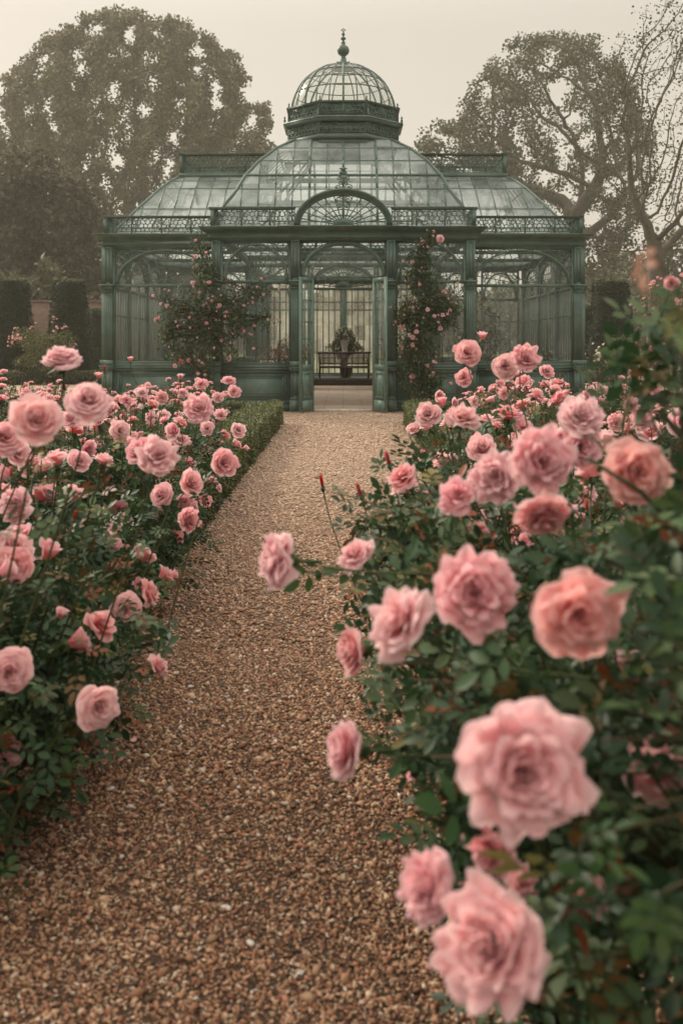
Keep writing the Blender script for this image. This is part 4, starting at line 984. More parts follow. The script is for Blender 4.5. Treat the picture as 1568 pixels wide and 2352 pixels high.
def stem_to(P, axis, bush, rng, leaves=3, lf=.036, name='flower_stem', bronze=False):
    """a flowering shoot from inside the bush to the bloom at world point P"""
    P = np.array(P); ax = norm(axis); core = np.array([bush.location.x, bush.location.y, 0.0])
    L = np.linalg.norm((P-core)[:2]); z0 = max(.22, P[2]-.35-.3*L)
    fr_ = max(.5, 1-.26/max(L,.01)); start = core+np.array([(P[0]-core[0])*fr_, (P[1]-core[1])*fr_, max(.2, z0-.25*(fr_ > .5))]); c2 = P-ax*min(.22, .12+.3*L)-np.array([0,0,.05])
    e = P-ax*.03
    if ax[0] < -.7 and P[1] < 3.2: start = core+np.array([(P[0]-core[0])*.35, (P[1]-core[1])*.35, P[2]-.12])     # shoots leaning out over the path
    pts = [(1-t)**3*start+3*(1-t)**2*t*(start+np.array([0,0,.12]))+3*(1-t)*t*t*c2+t**3*e for t in np.linspace(0, 1, 12)]
    m = MB(N=(0,1,0)); m.tube(pts, np.linspace(.0042, .0022, 12), 5, c=(.07,.09,.03)); sp = Soup(); sp.addmb(m)
    if leaves:
        ts = rng.integers(3, 9, leaves); q = np.array([pts[i] for i in ts]); d = rand_dirs(rng, leaves); d[:,2] *= .5
        rose_leaves(sp, rng, q, d, lf*rng.uniform(.8,1.2,leaves), (GREENS[rng.choice([5,6,7], leaves)] if bronze else None))
    Mi = bush.matrix_basis.copy() if False else Matrix.LocRotScale(bush.location, bush.rotation_euler, bush.scale)
    me = sp.mesh(name, LEAF); me.transform(Mi.inverted()); link(name, me, bush)
    return Mi
def prominent(lst, pool, dia=.105):
    r2 = np.random.default_rng(5)
    for (px, py, sz, kind, ax, *ex) in lst:
        dm = ex[0] if ex else dia
        D = dm*FPX/sz; P = at(px, py, D); sc = dm/.112
        bush = min(pool, key=lambda b: (b.location.x-P[0])**2*.6+(b.location.y-P[1]-.05)**2)
        Mi = stem_to(P, ax, bush, r2, leaves=3 if D < 5 else 2)
        me = {'o': BIG[0], 'r': BIG[1], 'c': BIG[2], 'k': BIG[3], 'l': BIG[4], 'b': BIG[5], 'u': BUD, 'h': SMALL[3]}[kind]
        o = bpy.data.objects.new('rose_bud' if kind == 'u' else 'rose_bloom', me); C.objects.link(o); o.parent = bush
        q = Vector(ax).normalized().to_track_quat('Z', 'Y').to_matrix() @ Matrix.Rotation(r2.uniform(0, 6.28), 3, 'Z')
        co = np.array([v.co[:] for v in me.vertices])[:, :2]; sc = .84*dm/(2*np.percentile(np.linalg.norm(co, axis=1), 95)) if kind != 'u' else dm/.036
        Wm = Matrix.LocRotScale(Vector(P), q.to_euler(), Vector((sc,)*3)); Lm = Mi.inverted() @ Wm
        if D < 4: ALL.append((P, dm*.5))
        l, rq, s3 = Lm.decompose(); o.location = l; o.rotation_euler = rq.to_euler(); o.scale = s3
LEFT = [(143,835,88,'o',(.0,-.35,1)),(203,930,98,'o',(.25,-.75,.65)),(85,970,108,'c',(.25,-.75,.35)),(8,1012,84,'o',(.4,-.7,.5)),(362,1052,82,'r',(.2,-.8,.45)),(326,1042,62,'c',(-.4,-.7,.5)),
 (456,942,62,'r',(.1,-1,.45)),(512,1064,58,'c',(.35,-.85,.15)),(436,1112,54,'c',(.5,-.7,.45)),(424,1148,42,'l',(.1,-.8,-.5)),(374,1138,54,'o',(-.3,-.85,.4)),(428,1195,52,'r',(.75,-.6,.2)),
 (45,1160,74,'r',(-.35,-.85,.1)),(112,1142,52,'c',(.1,-.9,.3)),(36,1296,84,'b',(.1,-1,.15)),(140,1230,50,'h',(.1,-.4,.8)),(248,1252,52,'c',(.3,-.6,.6)),(272,1165,46,'l',(0,-.6,-.3)),
 (290,1396,66,'o',(.25,-.9,.15)),(324,1345,40,'l',(.5,-.5,.7),.07),(314,1418,30,'h',(.6,-.6,-.2),.07),(22,1537,98,'o',(.35,-.85,.1)),(222,1622,96,'o',(.55,-.8,.15)),(6,1728,84,'l',(.5,-.6,.4)),
 (545,990,34,'c',(.4,-.8,.4),.12),(560,1030,15,'h',(.6,-.5,.4),.06),(525,876,30,'o',(0,-.6,.7),.13),(537,900,28,'c',(.2,-.9,.2),.12),(463,882,30,'l',(-.3,-.8,.5),.12),(375,957,30,'c',(0,-.8,.6)),(300,829,15,'h',(0,0,1),.08),
 (415,838,14,'u',(0,0,1),.05),(240,852,14,'u',(0,0,1),.05),(415,870,18,'h',(0,-.2,1),.08),(10,856,18,'c',(0,-.6,.8),.1),(228,868,20,'h',(0,-.2,1),.09)]
RIGHT = [(1072,812,60,'o',(-.1,-1,.35)),(1160,843,58,'o',(-.15,-1,.3)),(1203,825,60,'r',(.1,-1,.4)),(1068,870,40,'c',(-.5,-.7,.3)),(1108,778,24,'h',(0,-.2,1)),(1252,855,32,'c',(.2,-.8,.4)),(1273,900,34,'o',(.3,-.8,.3)),
 (985,955,54,'c',(-.3,-.9,.4)),(955,990,34,'h',(-.4,-.7,.5)),(1060,965,78,'l',(.1,-.45,.8)),(1107,1035,64,'c',(-.2,-.7,.6)),(1143,1096,106,'r',(-.35,-.9,.1)),(1330,965,94,'r',(0,-.8,.55)),(1332,1024,94,'o',(0,-1,.1)),
 (1237,1058,132,'r',(.05,-1,.2)),(1242,1172,130,'b',(.1,-.65,-.75)),(1450,1080,148,'k',(0,-1,.1)),(1418,1160,66,'h',(.3,-.5,.7)),(927,1102,74,'l',(-.5,-.45,.75)),(1050,1142,92,'l',(-.2,-.7,.6),.09),(1095,1192,56,'c',(.1,-.7,.6)),
 (893,1065,32,'u',(-.25,-.1,1),.05),(740,1116,30,'u',(-.2,-.1,1),.05),(828,1136,32,'u',(-.3,-.1,1),.05),(1188,1232,62,'l',(.1,-.9,.3)),(1055,1242,44,'h',(0,-.6,.6)),(655,1288,118,'r',(-.92,-.35,.1)),(822,1280,88,'l',(-.5,-.4,.6),.088),
 (1085,1362,170,'r',(.05,-1,.3),.115),(928,1437,170,'l',(-.75,-.45,.5),.12),(1323,1410,205,'b',(.05,-1,.1),.118),(826,1493,98,'c',(-.92,-.38,.1),.09),(815,1724,122,'c',(-.92,-.35,.15),.09),(1198,1757,262,'r',(-.05,-1,.25),.13),
 (1130,1938,130,'l',(-.5,-.7,-.3),.08),(998,2036,140,'r',(-.8,-.5,.35),.08),(1138,2168,235,'r',(-.5,-.7,.35),.118),(1500,1772,150,'l',(.1,-.6,.7)),(1556,972,64,'c',(.2,-.9,.2)),(1540,652,32,'c',(-.2,-.9,.2),.04),
 (1105,1490,60,'l',(.2,-.7,-.3)),(1010,1470,38,'h',(-.2,-.6,.6),.07),(1467,1955,52,'h',(-.4,-.7,.5),.07),(1195,2030,84,'l',(.1,-.6,.7),.06),(1418,852,14,'h',(0,-.4,1),.07),(1182,865,24,'h',(0,-.5,.8),.08)]
EXTRA = [(1010,905,26),(1038,925,24),(1090,925,30),(1160,905,26),(1215,935,36),(1196,985,46),(1160,960,34),(1290,935,30),(1340,905,24),(1385,925,28),(1420,965,38),(1475,960,50),(1500,1000,56),(1400,1010,44),(1320,1080,44),(1270,1010,50),(1010,1060,40),(975,1045,26),(1085,1090,44),(990,1150,48),(960,1175,36),
 (1130,1190,50),(1350,1140,52),(1390,1240,46),(1480,1180,50),(1520,1260,50),(1165,1300,40),(1290,1290,36),(1455,930,30),(1505,900,28),(1130,1290,30),(1010,1330,44),(1230,1240,38)]
EXTL = [(60,905,30),(110,925,34),(160,965,44),(245,940,34),(290,915,30),(330,900,26),(375,915,28),(420,905,24),(500,915,24),(270,985,48),(300,1010,40),(400,990,38),(420,1010,36),(480,985,32),(510,955,28),(180,1060,50),(130,1050,46),(240,1095,40),(70,1070,44),(200,1030,40),(20,1090,56),(470,1150,34),(300,1105,36),(60,1225,48),(180,1180,44),(330,1180,30),(270,1290,30),(440,1070,34),(35,1040,60),(345,960,34)]
r3 = np.random.default_rng(15)
for L_, E_ in ((LEFT, EXTL), (RIGHT, EXTRA)):
    for (px, py, sz) in E_:
        L_.append((px+r3.uniform(-6,6), py+r3.uniform(-6,6), sz, 'orclrcch'[r3.integers(8)], tuple(norm((r3.normal(0,.5), -.7, r3.uniform(-.1,.8)))), r3.uniform(.085,.115)))
ALL = []
prominent(LEFT, bushL); prominent(RIGHT, bushR)
# long leafy shoots of the closest bushes
def shoot(bush, pts, rng, nl, lf, red=.5):
    P = [np.array(p) for p in pts]; n = 16; out = []
    for t in np.linspace(0, 1, n):
        q = list(P)
        while len(q) > 1: q = [a*(1-t)+b*t for a, b in zip(q[:-1], q[1:])]
        out.append(q[0])
    m = MB(N=(0,1,0)); m.tube(out, np.linspace(.004, .0018, n), 5, c=(.08,.06,.03)); sp = Soup(); sp.addmb(m)
    i = rng.integers(4, n, nl); q = np.array([out[k] for k in i]); d = rand_dirs(rng, nl)+np.array([0,0,.2]); 
    cols = np.where(rng.random((nl,1)) < red, GREENS[rng.choice([5,6,7], nl)], GREENS[rng.choice([0,1,3,4], nl)])*rng.uniform(.8,1.3,(nl,1))
    rose_leaves(sp, rng, q, d, np.full(nl, lf), cols)
    Mi = Matrix.LocRotScale(bush.location, bush.rotation_euler, bush.scale); me = sp.mesh('shoot', LEAF); me.transform(Mi.inverted()); link('leafy_shoot', me, bush)
AVOID += ALL
def side_growth(bush, px, py, D, r, n, rng, lf=.046):
    c = at(px, py, D); d = rand_dirs(rng, n); p = c+d*np.array([r, r, r*.9])*rng.random((n,1))**.45; sp = Soup(); m = MB(N=(0,1,0))
    b = np.array([bush.location.x*.75+c[0]*.25, (bush.location.y+c[1])/2, max(.1, c[2]-.35)]); m.tube([b, (b+c)/2+np.array([0,0,-.02]), c], [.006,.005,.003], 5, c=(.06,.05,.025)); sp.addmb(m)
    for k in range(5): e = c+d[k]*r*.9; m2 = MB(N=(0,1,0)); m2.tube([(b+c)/2, c*.6+e*.4-np.array([0,0,.02]), e], [.004,.003,.002], 4, c=(.06,.07,.03)); sp.addmb(m2)
    rose_leaves(sp, rng, p, d*.6+rng.normal(0,.6,(n,3)), lf)
    Mi = Matrix.LocRotScale(bush.location, bush.rotation_euler, bush.scale); me = sp.mesh('branch', LEAF); me.transform(Mi.inverted()); link('foliage', me, bush)
rsg = np.random.default_rng(19)
for (px, py, D, r, n) in [(960,1130,3.6,.2,60),(930,1200,3.1,.17,55),(905,1290,3.05,.15,45),(1000,1230,2.8,.2,70),(1080,1160,3.1,.2,70),(960,1350,2.8,.18,55),(905,1500,2.7,.12,32),(965,1590,2.4,.15,42),(1005,1700,2.2,.13,38),(1040,1820,2.2,.12,32),
   (1090,1480,2.2,.22,70),(1150,1600,1.8,.18,60),(1110,1700,2.0,.13,40),(1240,1990,2.1,.2,60),(1300,1600,1.9,.22,60),(1200,2310,1.75,.11,30),(1280,2150,1.7,.16,50),(860,1180,3.2,.08,16),(840,1240,3.1,.08,14),(1090,1990,2.1,.09,18),(1380,1800,1.35,.16,50),(1500,1480,1.4,.2,60),(1180,1250,2.8,.2,60),(1350,1250,2.4,.2,60),(1540,1030,1.9,.18,60),(1565,900,1.7,.11,36),(1565,780,1.8,.08,22),(1555,1130,1.5,.16,45),(1470,1090,2.0,.14,40),(1540,1300,1.5,.18,50)]:
    c = at(px, py, D); b = min([q for q in bushR], key=lambda q: (q.location.x-c[0])**2*.3+(q.location.y-c[1])**2); side_growth(b, px, py, D, r, n, rsg, lf=.044)
for (px, py, D, r, n) in [(60,1780,2.9,.15,40),(150,1680,3.1,.14,40),(240,1600,3.5,.12,35),(270,1480,4.0,.13,35),(40,1650,2.9,.16,45),(100,1560,3.1,.18,50),(180,1450,3.5,.18,50)]:
    c = at(px, py, D); b = min([q for q in bushL], key=lambda q: (q.location.x-c[0])**2*.3+(q.location.y-c[1])**2); side_growth(b, px, py, D, r, n, rsg)
rs = np.random.default_rng(9); nb_ = near1
base = np.array([.8, 1.35, .75])
for (px, py, D, nl) in [(1480,560,.95,4),(1545,700,.95,6),(1500,860,1.0,9),(1560,820,.9,8),(1440,930,1.1,7),(1530,980,1.05,9),(1555,1090,1.1,9),(1490,1180,1.2,8),(1560,1240,1.1,9),(1400,1250,1.35,8),(1500,1330,1.25,10),(1540,1480,1.15,10),(1420,1560,1.25,9),
   (1550,1640,1.1,9),(1380,1700,1.2,8),(990,1740,1.55,7),(1010,1800,1.5,7),(1330,1930,1.15,9),(1450,1860,1.15,9),(1300,2100,1.2,10),(1400,2200,1.15,10),(1250,2280,1.3,8),(1520,2050,1.1,9),(1500,2300,1.1,9),(1180,1620,1.6,8),(1080,1560,1.7,8),(940,1560,1.8,7),(1000,1640,1.7,8)]:
    e = at(px, py, D); mid = (base+e)/2+np.array([.05,0,.12]); shoot(nb_, [base, base+np.array([0,0,.15]), mid, e], rs, int(nl*(1.0 if py < 1000 else 1.6)), .026 if py < 1000 else .040, red=.45 if py < 1000 else .12)
for (px, py, D, nl) in [(745,1290,2.35,6),(850,1230,2.4,6),(900,1360,2.2,8),(860,1450,2.1,7),(850,1160,2.9,6),(760,1130,2.9,3),(960,1110,3.2,7),(900,1100,3.3,5),(1000,1250,2.5,9),(1100,1260,2.4,9),(700,1310,2.4,4),(960,1250,2.6,8),(880,1530,1.95,7),(905,1600,1.95,6)]:
    e = at(px, py, D); b = min(bushR, key=lambda b: (b.location.x-e[0])**2*.4+(b.location.y-e[1])**2); bs_ = np.array([b.location.x, b.location.y, .6]); mid = (bs_+e)/2+np.array([0,0,.15])
    shoot(b, [bs_, mid, e], rs, nl*2, .046, red=.2)
for (px, py, D, nl) in [(60,1610,2.8,3),(20,1880,2.4,3),(300,1540,3.9,6),(340,1480,4.2,5),(200,1480,3.3,7),(100,1700,2.9,7),(180,1750,3.2,6),(60,1500,2.7,6),(130,1350,2.8,8),(220,1120,3.0,8),(160,880,2.9,5),(40,2130,2.4,3)]:
    e = at(px, py, D); b = min(bushL, key=lambda b: (b.location.x-e[0])**2*.4+(b.location.y-e[1])**2); bs_ = np.array([b.location.x, b.location.y, .5]); mid = (bs_+e)/2+np.array([0,0,.15])
    shoot(b, [bs_, mid, e], rs, nl, .046, red=.1)
# one bloom fallen on the gravel
o = put_bloom(BIG[3], None, at(905, 941, 22.0)+np.array([0,0,.02]), (.2,-.5,.8), 1.15, name='fallen_rose', rng=rs)
tag(o, 'single coral pink rose lying on the gravel right of the doors', 'rose')

# ------------------------------------------------------------------ clipped hedges and topiary
HG = np.array([(.085,.11,.034),(.12,.145,.046),(.07,.092,.032),(.17,.18,.06),(.05,.075,.03),(.20,.20,.07)])
SL = (np.array([(0,0,0),(.5,-.32,.06),(1,0,0),(.5,.32,.06)]), np.zeros((0,3), int), np.array([[0,1,2,3]]))
def leafy(verts_n, name, rng, lf, density, parent, tops=.0, hg=HG, spread=.9, jit=.012):
    """verts_n: list of (point fn sampler -> pos, normal), area"""
    sp = Soup()
    for fn, area in verts_n:
        n = int(area*density); p, nr = fn(rng, n); d = nr*.6+rng.normal(0, spread*.55, (n, 3)); up = nr+rng.normal(0, .5, (n, 3))
        p = p+nr*rng.normal(0, jit, (n,1)); c = hg[rng.choice(len(hg), n)]*rng.uniform(.7,1.3,(n,1))
        sp.add(*SL, p, frames(d, up), lf*rng.uniform(.7,1.3,n), c)
    me = sp.mesh(name, HEDGELEAF, off=np.array(wloc(parent)) if parent else None); return link(name, me, parent)
def rect(o, a, b, nr, bump=.02):
    o, a, b, nr = map(lambda q: np.array(q, float), (o, a, b, nr)); A = np.linalg.norm(np.cross(a, b))
    def f(rng, n):
        s = rng.random((n,1)); t = rng.random((n,1)); p = o+a*s+b*t
        w = bump*(np.sin(p[:,0:1]*5+p[:,1:2]*3.1)+np.sin(p[:,1:2]*7.7+p[:,2:3]*6)*.7); return p+nr*w, np.tile(nr, (n,1))
    return f, A
def hedge(corners_list, h, label, cat='hedge', lf=.026, dens=2600, name='box_hedge', group=None):
    """each entry: (x0,x1,y0,y1) block"""
    x0 = min(c[0] for c in corners_list); y0 = min(c[2] for c in corners_list)
    t = empty(name, (corners_list[0][0], corners_list[0][2], 0)); tag(t, label, cat, group); r = np.random.default_rng(int(abs(x0*100+y0*10)))
    m = MB(N=(0,1,0)); F = []
    for (a, b, c, d) in corners_list:
        e = .025; m.box(a+e, b-e, c+e, d-e, 0, h-e)
        F += [rect((a,c,h),(b-a,0,0),(0,d-c,0),(0,0,1)), rect((a,c,0),(0,d-c,0),(0,0,h),(-1,0,0)), rect((b,c,0),(0,d-c,0),(0,0,h),(1,0,0)), rect((a,c,0),(b-a,0,0),(0,0,h),(0,-1,0))]
    m.build('hedge_body', HEDGECORE, t); leafy(F, 'foliage', r, lf, dens, t); return t
hedge([(-1.68,-1.15,4.6,18.55),(-4.6,-1.68,18.1,18.55)], .42, 'low clipped box hedge edging the left side of the gravel path')
hedge([(1.13,1.66,6.5,18.55),(1.66,4.6,18.1,18.55)], .42, 'low clipped box hedge edging the right side of the gravel path')
def topiary(x, y, r0, r1, h, label, dens=520, lf=.06):
    t = empty('topiary', (x, y, 0)); tag(t, label, 'topiary', 'clipped yew cones in the garden'); m = MB(N=(0,1,0)); m.lathe(x, y, [(r0-.05,0),(r0-.08+(r1-r0)*.27,h*.3),(r1-.04,h-.1),(r1-.15,h-.04)], 24); m.build('hedge_body', HEDGECORE, t)
    def side(rng, n):
        a = rng.uniform(0, 2*pi, n); z = h*rng.random(n); f = z/h; r = r0+(r1-r0)*f**1.1; r = r+.03*np.sin(5*a+z*3); nr = np.stack([np.cos(a), np.sin(a), np.full(n,.2)], -1)
        r = np.where(f > .97, r-.05, r)
        return np.stack([x+r*np.cos(a), y+r*np.sin(a), z], -1), nr
    def top(rng, n):
        a = rng.uniform(0, 2*pi, n); r = r1*np.sqrt(rng.random(n)); return np.stack([x+r*np.cos(a), y+r*np.sin(a), np.full(n, h)], -1), np.tile((0,0,1.), (n,1))
    dk = HG*np.array([.09,.18,.11]); leafy([(side, 2*pi*r0*h)], 'foliage', np.random.default_rng(int(x*10)%1000), lf, dens, t, hg=dk, jit=.03); leafy([(top, pi*r1*r1)], 'crown_top', np.random.default_rng(5), lf, dens, t, jit=.02)  # crown leaves keep the paler palette, painting a lit top onto the cone
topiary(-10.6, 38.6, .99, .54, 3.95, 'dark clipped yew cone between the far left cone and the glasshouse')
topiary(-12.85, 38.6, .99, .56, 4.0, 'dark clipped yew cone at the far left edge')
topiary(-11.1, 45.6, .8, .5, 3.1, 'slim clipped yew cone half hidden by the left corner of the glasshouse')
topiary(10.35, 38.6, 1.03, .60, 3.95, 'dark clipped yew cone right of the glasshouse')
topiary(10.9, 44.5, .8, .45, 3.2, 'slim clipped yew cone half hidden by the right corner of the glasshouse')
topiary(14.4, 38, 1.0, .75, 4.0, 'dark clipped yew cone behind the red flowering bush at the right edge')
def slanthedge(p0, p1, w, h, label):
    t = empty('box_hedge', (*p0, 0)); tag(t, label, 'hedge'); L = math.hypot(p1[0]-p0[0], p1[1]-p0[1]); U = norm((p1[0]-p0[0], p1[1]-p0[1], 0)); N = np.array([U[1], -U[0], 0])
    m = MB((*p0, 0), U, N); m.box(0, L, -w+.03, -.03, 0, h-.03); m.build('hedge_body', HEDGECORE, t); P = np.array([*p0, 0.])
    F = [rect(P, U*L, (0,0,h), N), rect(P+np.array([0,0,h]), U*L, -N*w, (0,0,1)), rect(P-N*w, U*L, (0,0,h), -N)]
    leafy(F, 'foliage', np.random.default_rng(int(L*10)), .05, 500, t)
slanthedge((-22, 33.4), (-6.6, 37.8), .8, .47, 'low clipped hedge behind the side path left of the glasshouse')
slanthedge((6.6, 37.4), (21, 29.6), .8, .47, 'low clipped hedge behind the side path right of the glasshouse')
slanthedge((-13, 45.5), (-6.6, 46.5), .8, .6, 'further low clipped hedge beside the left corner of the glasshouse')

# ------------------------------------------------------------------ flowering shrubs further off
def shrub(name, label, cat, c, r, n, lf, rng, blooms, bloomset, bs, pal=None, sprays=0, low=0, group=None, base=None, bframe=None):
    """c centre, r radii (world); foliage ball(s) with blooms as parts"""
    c = np.array(c, float); t = empty(name, (c[0], c[1], low)); tag(t, label, cat, group); sp = Soup(); m = MB(N=(0,1,0))
    for k in range(6):
        a = rng.uniform(0, 6.28); top = c+np.array([cos(a)*r[0]*.5, sin(a)*r[1]*.5, r[2]*.4]); b = np.array([c[0]+cos(a)*.08, c[1]+sin(a)*.08, low])
        m.tube([b, (b+top)/2+rng.normal(0,.03,3), top], [.02,.014,.006], 5, c=(.05,.04,.025))
    d = rand_dirs(rng, n); ph = rng.uniform(0, 6, 3); l = (1+.22*np.sin(4*d[:,0]+ph[0]+3*d[:,2])+.15*np.sin(7*d[:,2]+ph[1]))*rng.uniform(0,1,n)**.35
    p = c+d*np.array(r)*l[:,None]; p[:,2] = np.maximum(p[:,2], low+.03); gr = GREENS if pal is None else pal
    R = frames(d*.6+rng.normal(0,.6,(n,3)), np.array([0,0,1.])+rng.normal(0,.6,(n,3)))
    sp.add(LV, LT, LQ, p, R, lf*rng.uniform(.7,1.3,n), gr[rng.choice(len(gr), n)]*rng.uniform(.7,1.3,(n,1)))
    tips = []
    for k in range(sprays):
        dd = rand_dirs(rng, 1)[0]; dd[2] = abs(dd[2])*.9+.1; dd = norm(dd); a = c+dd*np.array(r)*.7; b = c+dd*np.array(r)*rng.uniform(1.15, 1.55)+np.array([0,0,-.1])
        q = [a, (a+b)/2+np.array([0,0,.1*r[2]]), b]; m.tube(q, [.01,.007,.003], 4, c=(.06,.05,.03)); tips.append((b, dd))
        kk = 26; f = rng.random((kk,1)); pp = a*(1-f)+b*f+rng.normal(0, lf*.8, (kk,3)); sp.add(LV, LT, LQ, pp, frames(rand_dirs(rng, kk), rand_dirs(rng, kk)), lf*rng.uniform(.6,1.1,kk), gr[rng.choice(len(gr), kk)]*rng.uniform(.8,1.5,(kk,1)))
    sp.addmb(m); link('foliage', sp.mesh('foliage', LEAF, off=wloc(t)), t)
    nb = 0
    for b, dd in tips:
        for q in range(3):
            if nb < blooms: put_bloom(bloomset[rng.integers(len(bloomset))], t, b+rng.normal(0, bs*.07, 3)-np.array(wloc(t)), norm(dd+np.array([0,-.5,.2])), bs*rng.uniform(.7,1.1), rng=rng); nb += 1
    while nb < blooms:
        dd = rand_dirs(rng, 1)[0]; dd[1] = -abs(dd[1])
        l = 1+.22*sin(4*dd[0]+ph[0]+3*dd[2])+.15*sin(7*dd[2]+ph[1])
        put_bloom(bloomset[rng.integers(len(bloomset))], t, c+dd*np.array(r)*l*1.0-np.array(wloc(t)), norm(dd+np.array([0,-.4,.3])), bs*rng.uniform(.6,1.1), rng=rng); nb += 1
    return t
rr_ = np.random.default_rng(41)
PALE = np.array([(.12,.14,.055),(.17,.18,.08),(.08,.10,.045),(.24,.23,.11)])
shrub('flowering_shrub', 'loose arching shrub of pale pink roses in front of the yew cones', 'shrub', (-11.0, 36.9, 1.1), (1.15,.8,1.0), 5200, .085, rr_, 46, SMALL, 1.3, PALE, sprays=13)
shrub('flowering_shrub', 'rounded green shrub in front of the right yew cone', 'shrub', (10.2, 36.0, .95), (.8,.7,.8), 3200, .075, rr_, 5, WHITE, 1.3, PALE, sprays=5)
shrub('flowering_shrub', 'tall bush of coral red blossom at the right edge of the garden', 'shrub', (12.2, 37.0, 1.9), (1.2,.9,1.6), 5200, .085, rr_, 80, [SMALL[2]], 1.6, np.vstack([GREENS[[3,4,7]], [(.2,.07,.04)]]), sprays=14)
for (px, py, D, n, lab) in [(1375,822,30,9,'stem of white roses beside the right corner of the glasshouse'),(1464,855,28,7,'stem of white roses before the low right hedge'),(1518,852,27,8,'spray of white blossom near the right edge of the garden')]:
    P = at(px, py, D); shrub('white_rose_plant', lab, 'plant', (P[0], P[1], P[2]-.1), (.16,.16,.28), 160, .06, rr_, n+5, WHITE, 1.35, PALE, sprays=3)
# climbing roses on the glasshouse columns
def climber(label, blobs, seed, nl, blooms, spr):
    rng = np.random.default_rng(seed); x0, y0 = blobs[0][0], blobs[0][1]; t = empty('climbing_rose', (x0, y0, 0)); tag(t, label, 'climbing rose'); off = np.array(wloc(t)); sp = Soup(); m = MB(N=(0,1,0)); vol = np.array([b[3]*b[5] for b in blobs]); vol = vol/vol.sum()
    prev = None
    for k in range(5):
        pts = [np.array([x0+rng.normal(0,.05), y0+rng.normal(0,.04), 0])]
        for b in sorted(blobs, key=lambda b: b[2]): pts.append(np.array([b[0]+rng.normal(0,b[3]*.4), b[1]+.02, b[2]+rng.normal(0,.1)]))
        m.tube(pts, np.linspace(.02,.006,len(pts)), 5, c=(.07,.05,.03))
    n = nl; bi = rng.choice(len(blobs), n, p=vol); B = np.array([b for b in blobs])[bi]; d = rand_dirs(rng, n); l = rng.uniform(0,1,n)**.45*(1+.3*np.sin(5*d[:,0]+4*d[:,2]+bi))
    p = B[:,:3]+d*B[:,3:6]*l[:,None]; p[:,2] = np.maximum(p[:,2], .05)
    sp.add(LV, LT, LQ, p, frames(d*.5+rng.normal(0,.6,(n,3))+np.array([0,-.2,-.15]), np.array([0,-.3,1.])+rng.normal(0,.6,(n,3))), .072*rng.uniform(.6,1.25,n), leafcols(rng, n, (.22,.22,.14,.16,.12,.05,.02,.07)))
    tips = []
    for (a, b) in spr:
        a = np.array(a); b = np.array(b); mid = (a+b)/2+np.array([0,-.05,.08]); q = [(1-s)**2*a+2*s*(1-s)*mid+s*s*b for s in np.linspace(0,1,7)]; m.tube(q, np.linspace(.008,.003,7), 4, c=(.06,.06,.03))
        kk = int(60*np.linalg.norm(b-a))+10; f = rng.integers(0,7,kk); pp = np.array(q)[f]+rng.normal(0,.05,(kk,3)); sp.add(LV, LT, LQ, pp, frames(rand_dirs(rng,kk), np.array([0,0,1.])+rng.normal(0,.5,(kk,3))), .065*rng.uniform(.6,1.2,kk), leafcols(rng, kk)); tips.append(b)
    sp.addmb(m); link('foliage', sp.mesh('foliage', LEAF, off=off), t)
    for k in range(blooms):
        b = blobs[rng.choice(len(blobs), p=vol)]; dd = rand_dirs(rng,1)[0]; dd[1] = -abs(dd[1])*.9-.1; P = np.array(b[:3])+dd*np.array(b[3:6])*rng.uniform(.85,1.15)
        put_bloom(SMALL[rng.choice([0,0,1,2,3])], t, P-off, norm(dd*.6+np.array([0,-.8,.2])), rng.choice([.45,.6,.75,1.0,1.15], p=[.3,.25,.2,.15,.1]), rng=rng)
    for b in tips: put_bloom(SMALL[0], t, np.array(b)-off, (0,-.8,.4), .7, rng=rng)
    return t, off
def bl(px, py, D, rx, ry, rz): p = at(px, py, D); s = D/FPX; return (p[0], p[1], p[2], rx*s, ry, rz*s)
DL = 21.75
t, off = climber('pink climbing rose sprawling over the column left of the doors', [bl(470,870,DL,28,.25,60), bl(480,770,DL,80,.32,75), bl(455,710,DL-.05,62,.3,60), bl(520,700,DL,55,.3,45), bl(470,630,DL,30,.25,50), bl(462,575,DL+.3,22,.2,38), bl(545,740,DL-.1,40,.25,35), bl(392,720,DL,30,.2,48), bl(385,770,DL,22,.18,36), bl(412,800,DL,34,.22,40), bl(600,735,DL,32,.14,22), bl(590,668,DL,28,.12,22)], 61, 6300, 76,
    [(at(530,700,DL), at(640,735,DL-.1)), (at(540,690,DL), at(640,662,DL-.1)), (at(430,700,DL), at(352,680,DL)), (at(410,740,DL), at(378,775,DL)), (at(560,700,DL), at(600,640,DL)), (at(470,600,DL+.2), at(450,552,DL+.2)), (at(540,760,DL), at(582,800,DL))])
t, off = climber('tall pink climbing rose rising to the cornice right of the doors', [bl(985,885,DL,45,.28,45), bl(960,830,DL,45,.28,55), bl(965,745,DL,55,.3,70), bl(930,725,DL-.05,32,.25,35), bl(985,700,DL,45,.3,55), bl(965,640,DL,36,.25,45), bl(968,590,DL,24,.2,35), bl(985,550,DL-.05,16,.15,22), bl(1030,715,DL,28,.22,50)], 62, 8600, 78,
    [(at(985,560,DL), at(955,575,DL)), (at(940,720,DL), at(895,705,DL-.1)), (at(960,600,DL), at(925,600,DL)), (at(1000,860,DL), at(1035,880,DL)), (at(1000,640,DL), at(1050,650,DL)), (at(985,550,DL), at(995,532,DL))])
put_bloom(BIG[0], t, at(1010, 549, DL-.15)-off, (.3,-1,.1), 1.9 if False else 1.75, rng=rs)
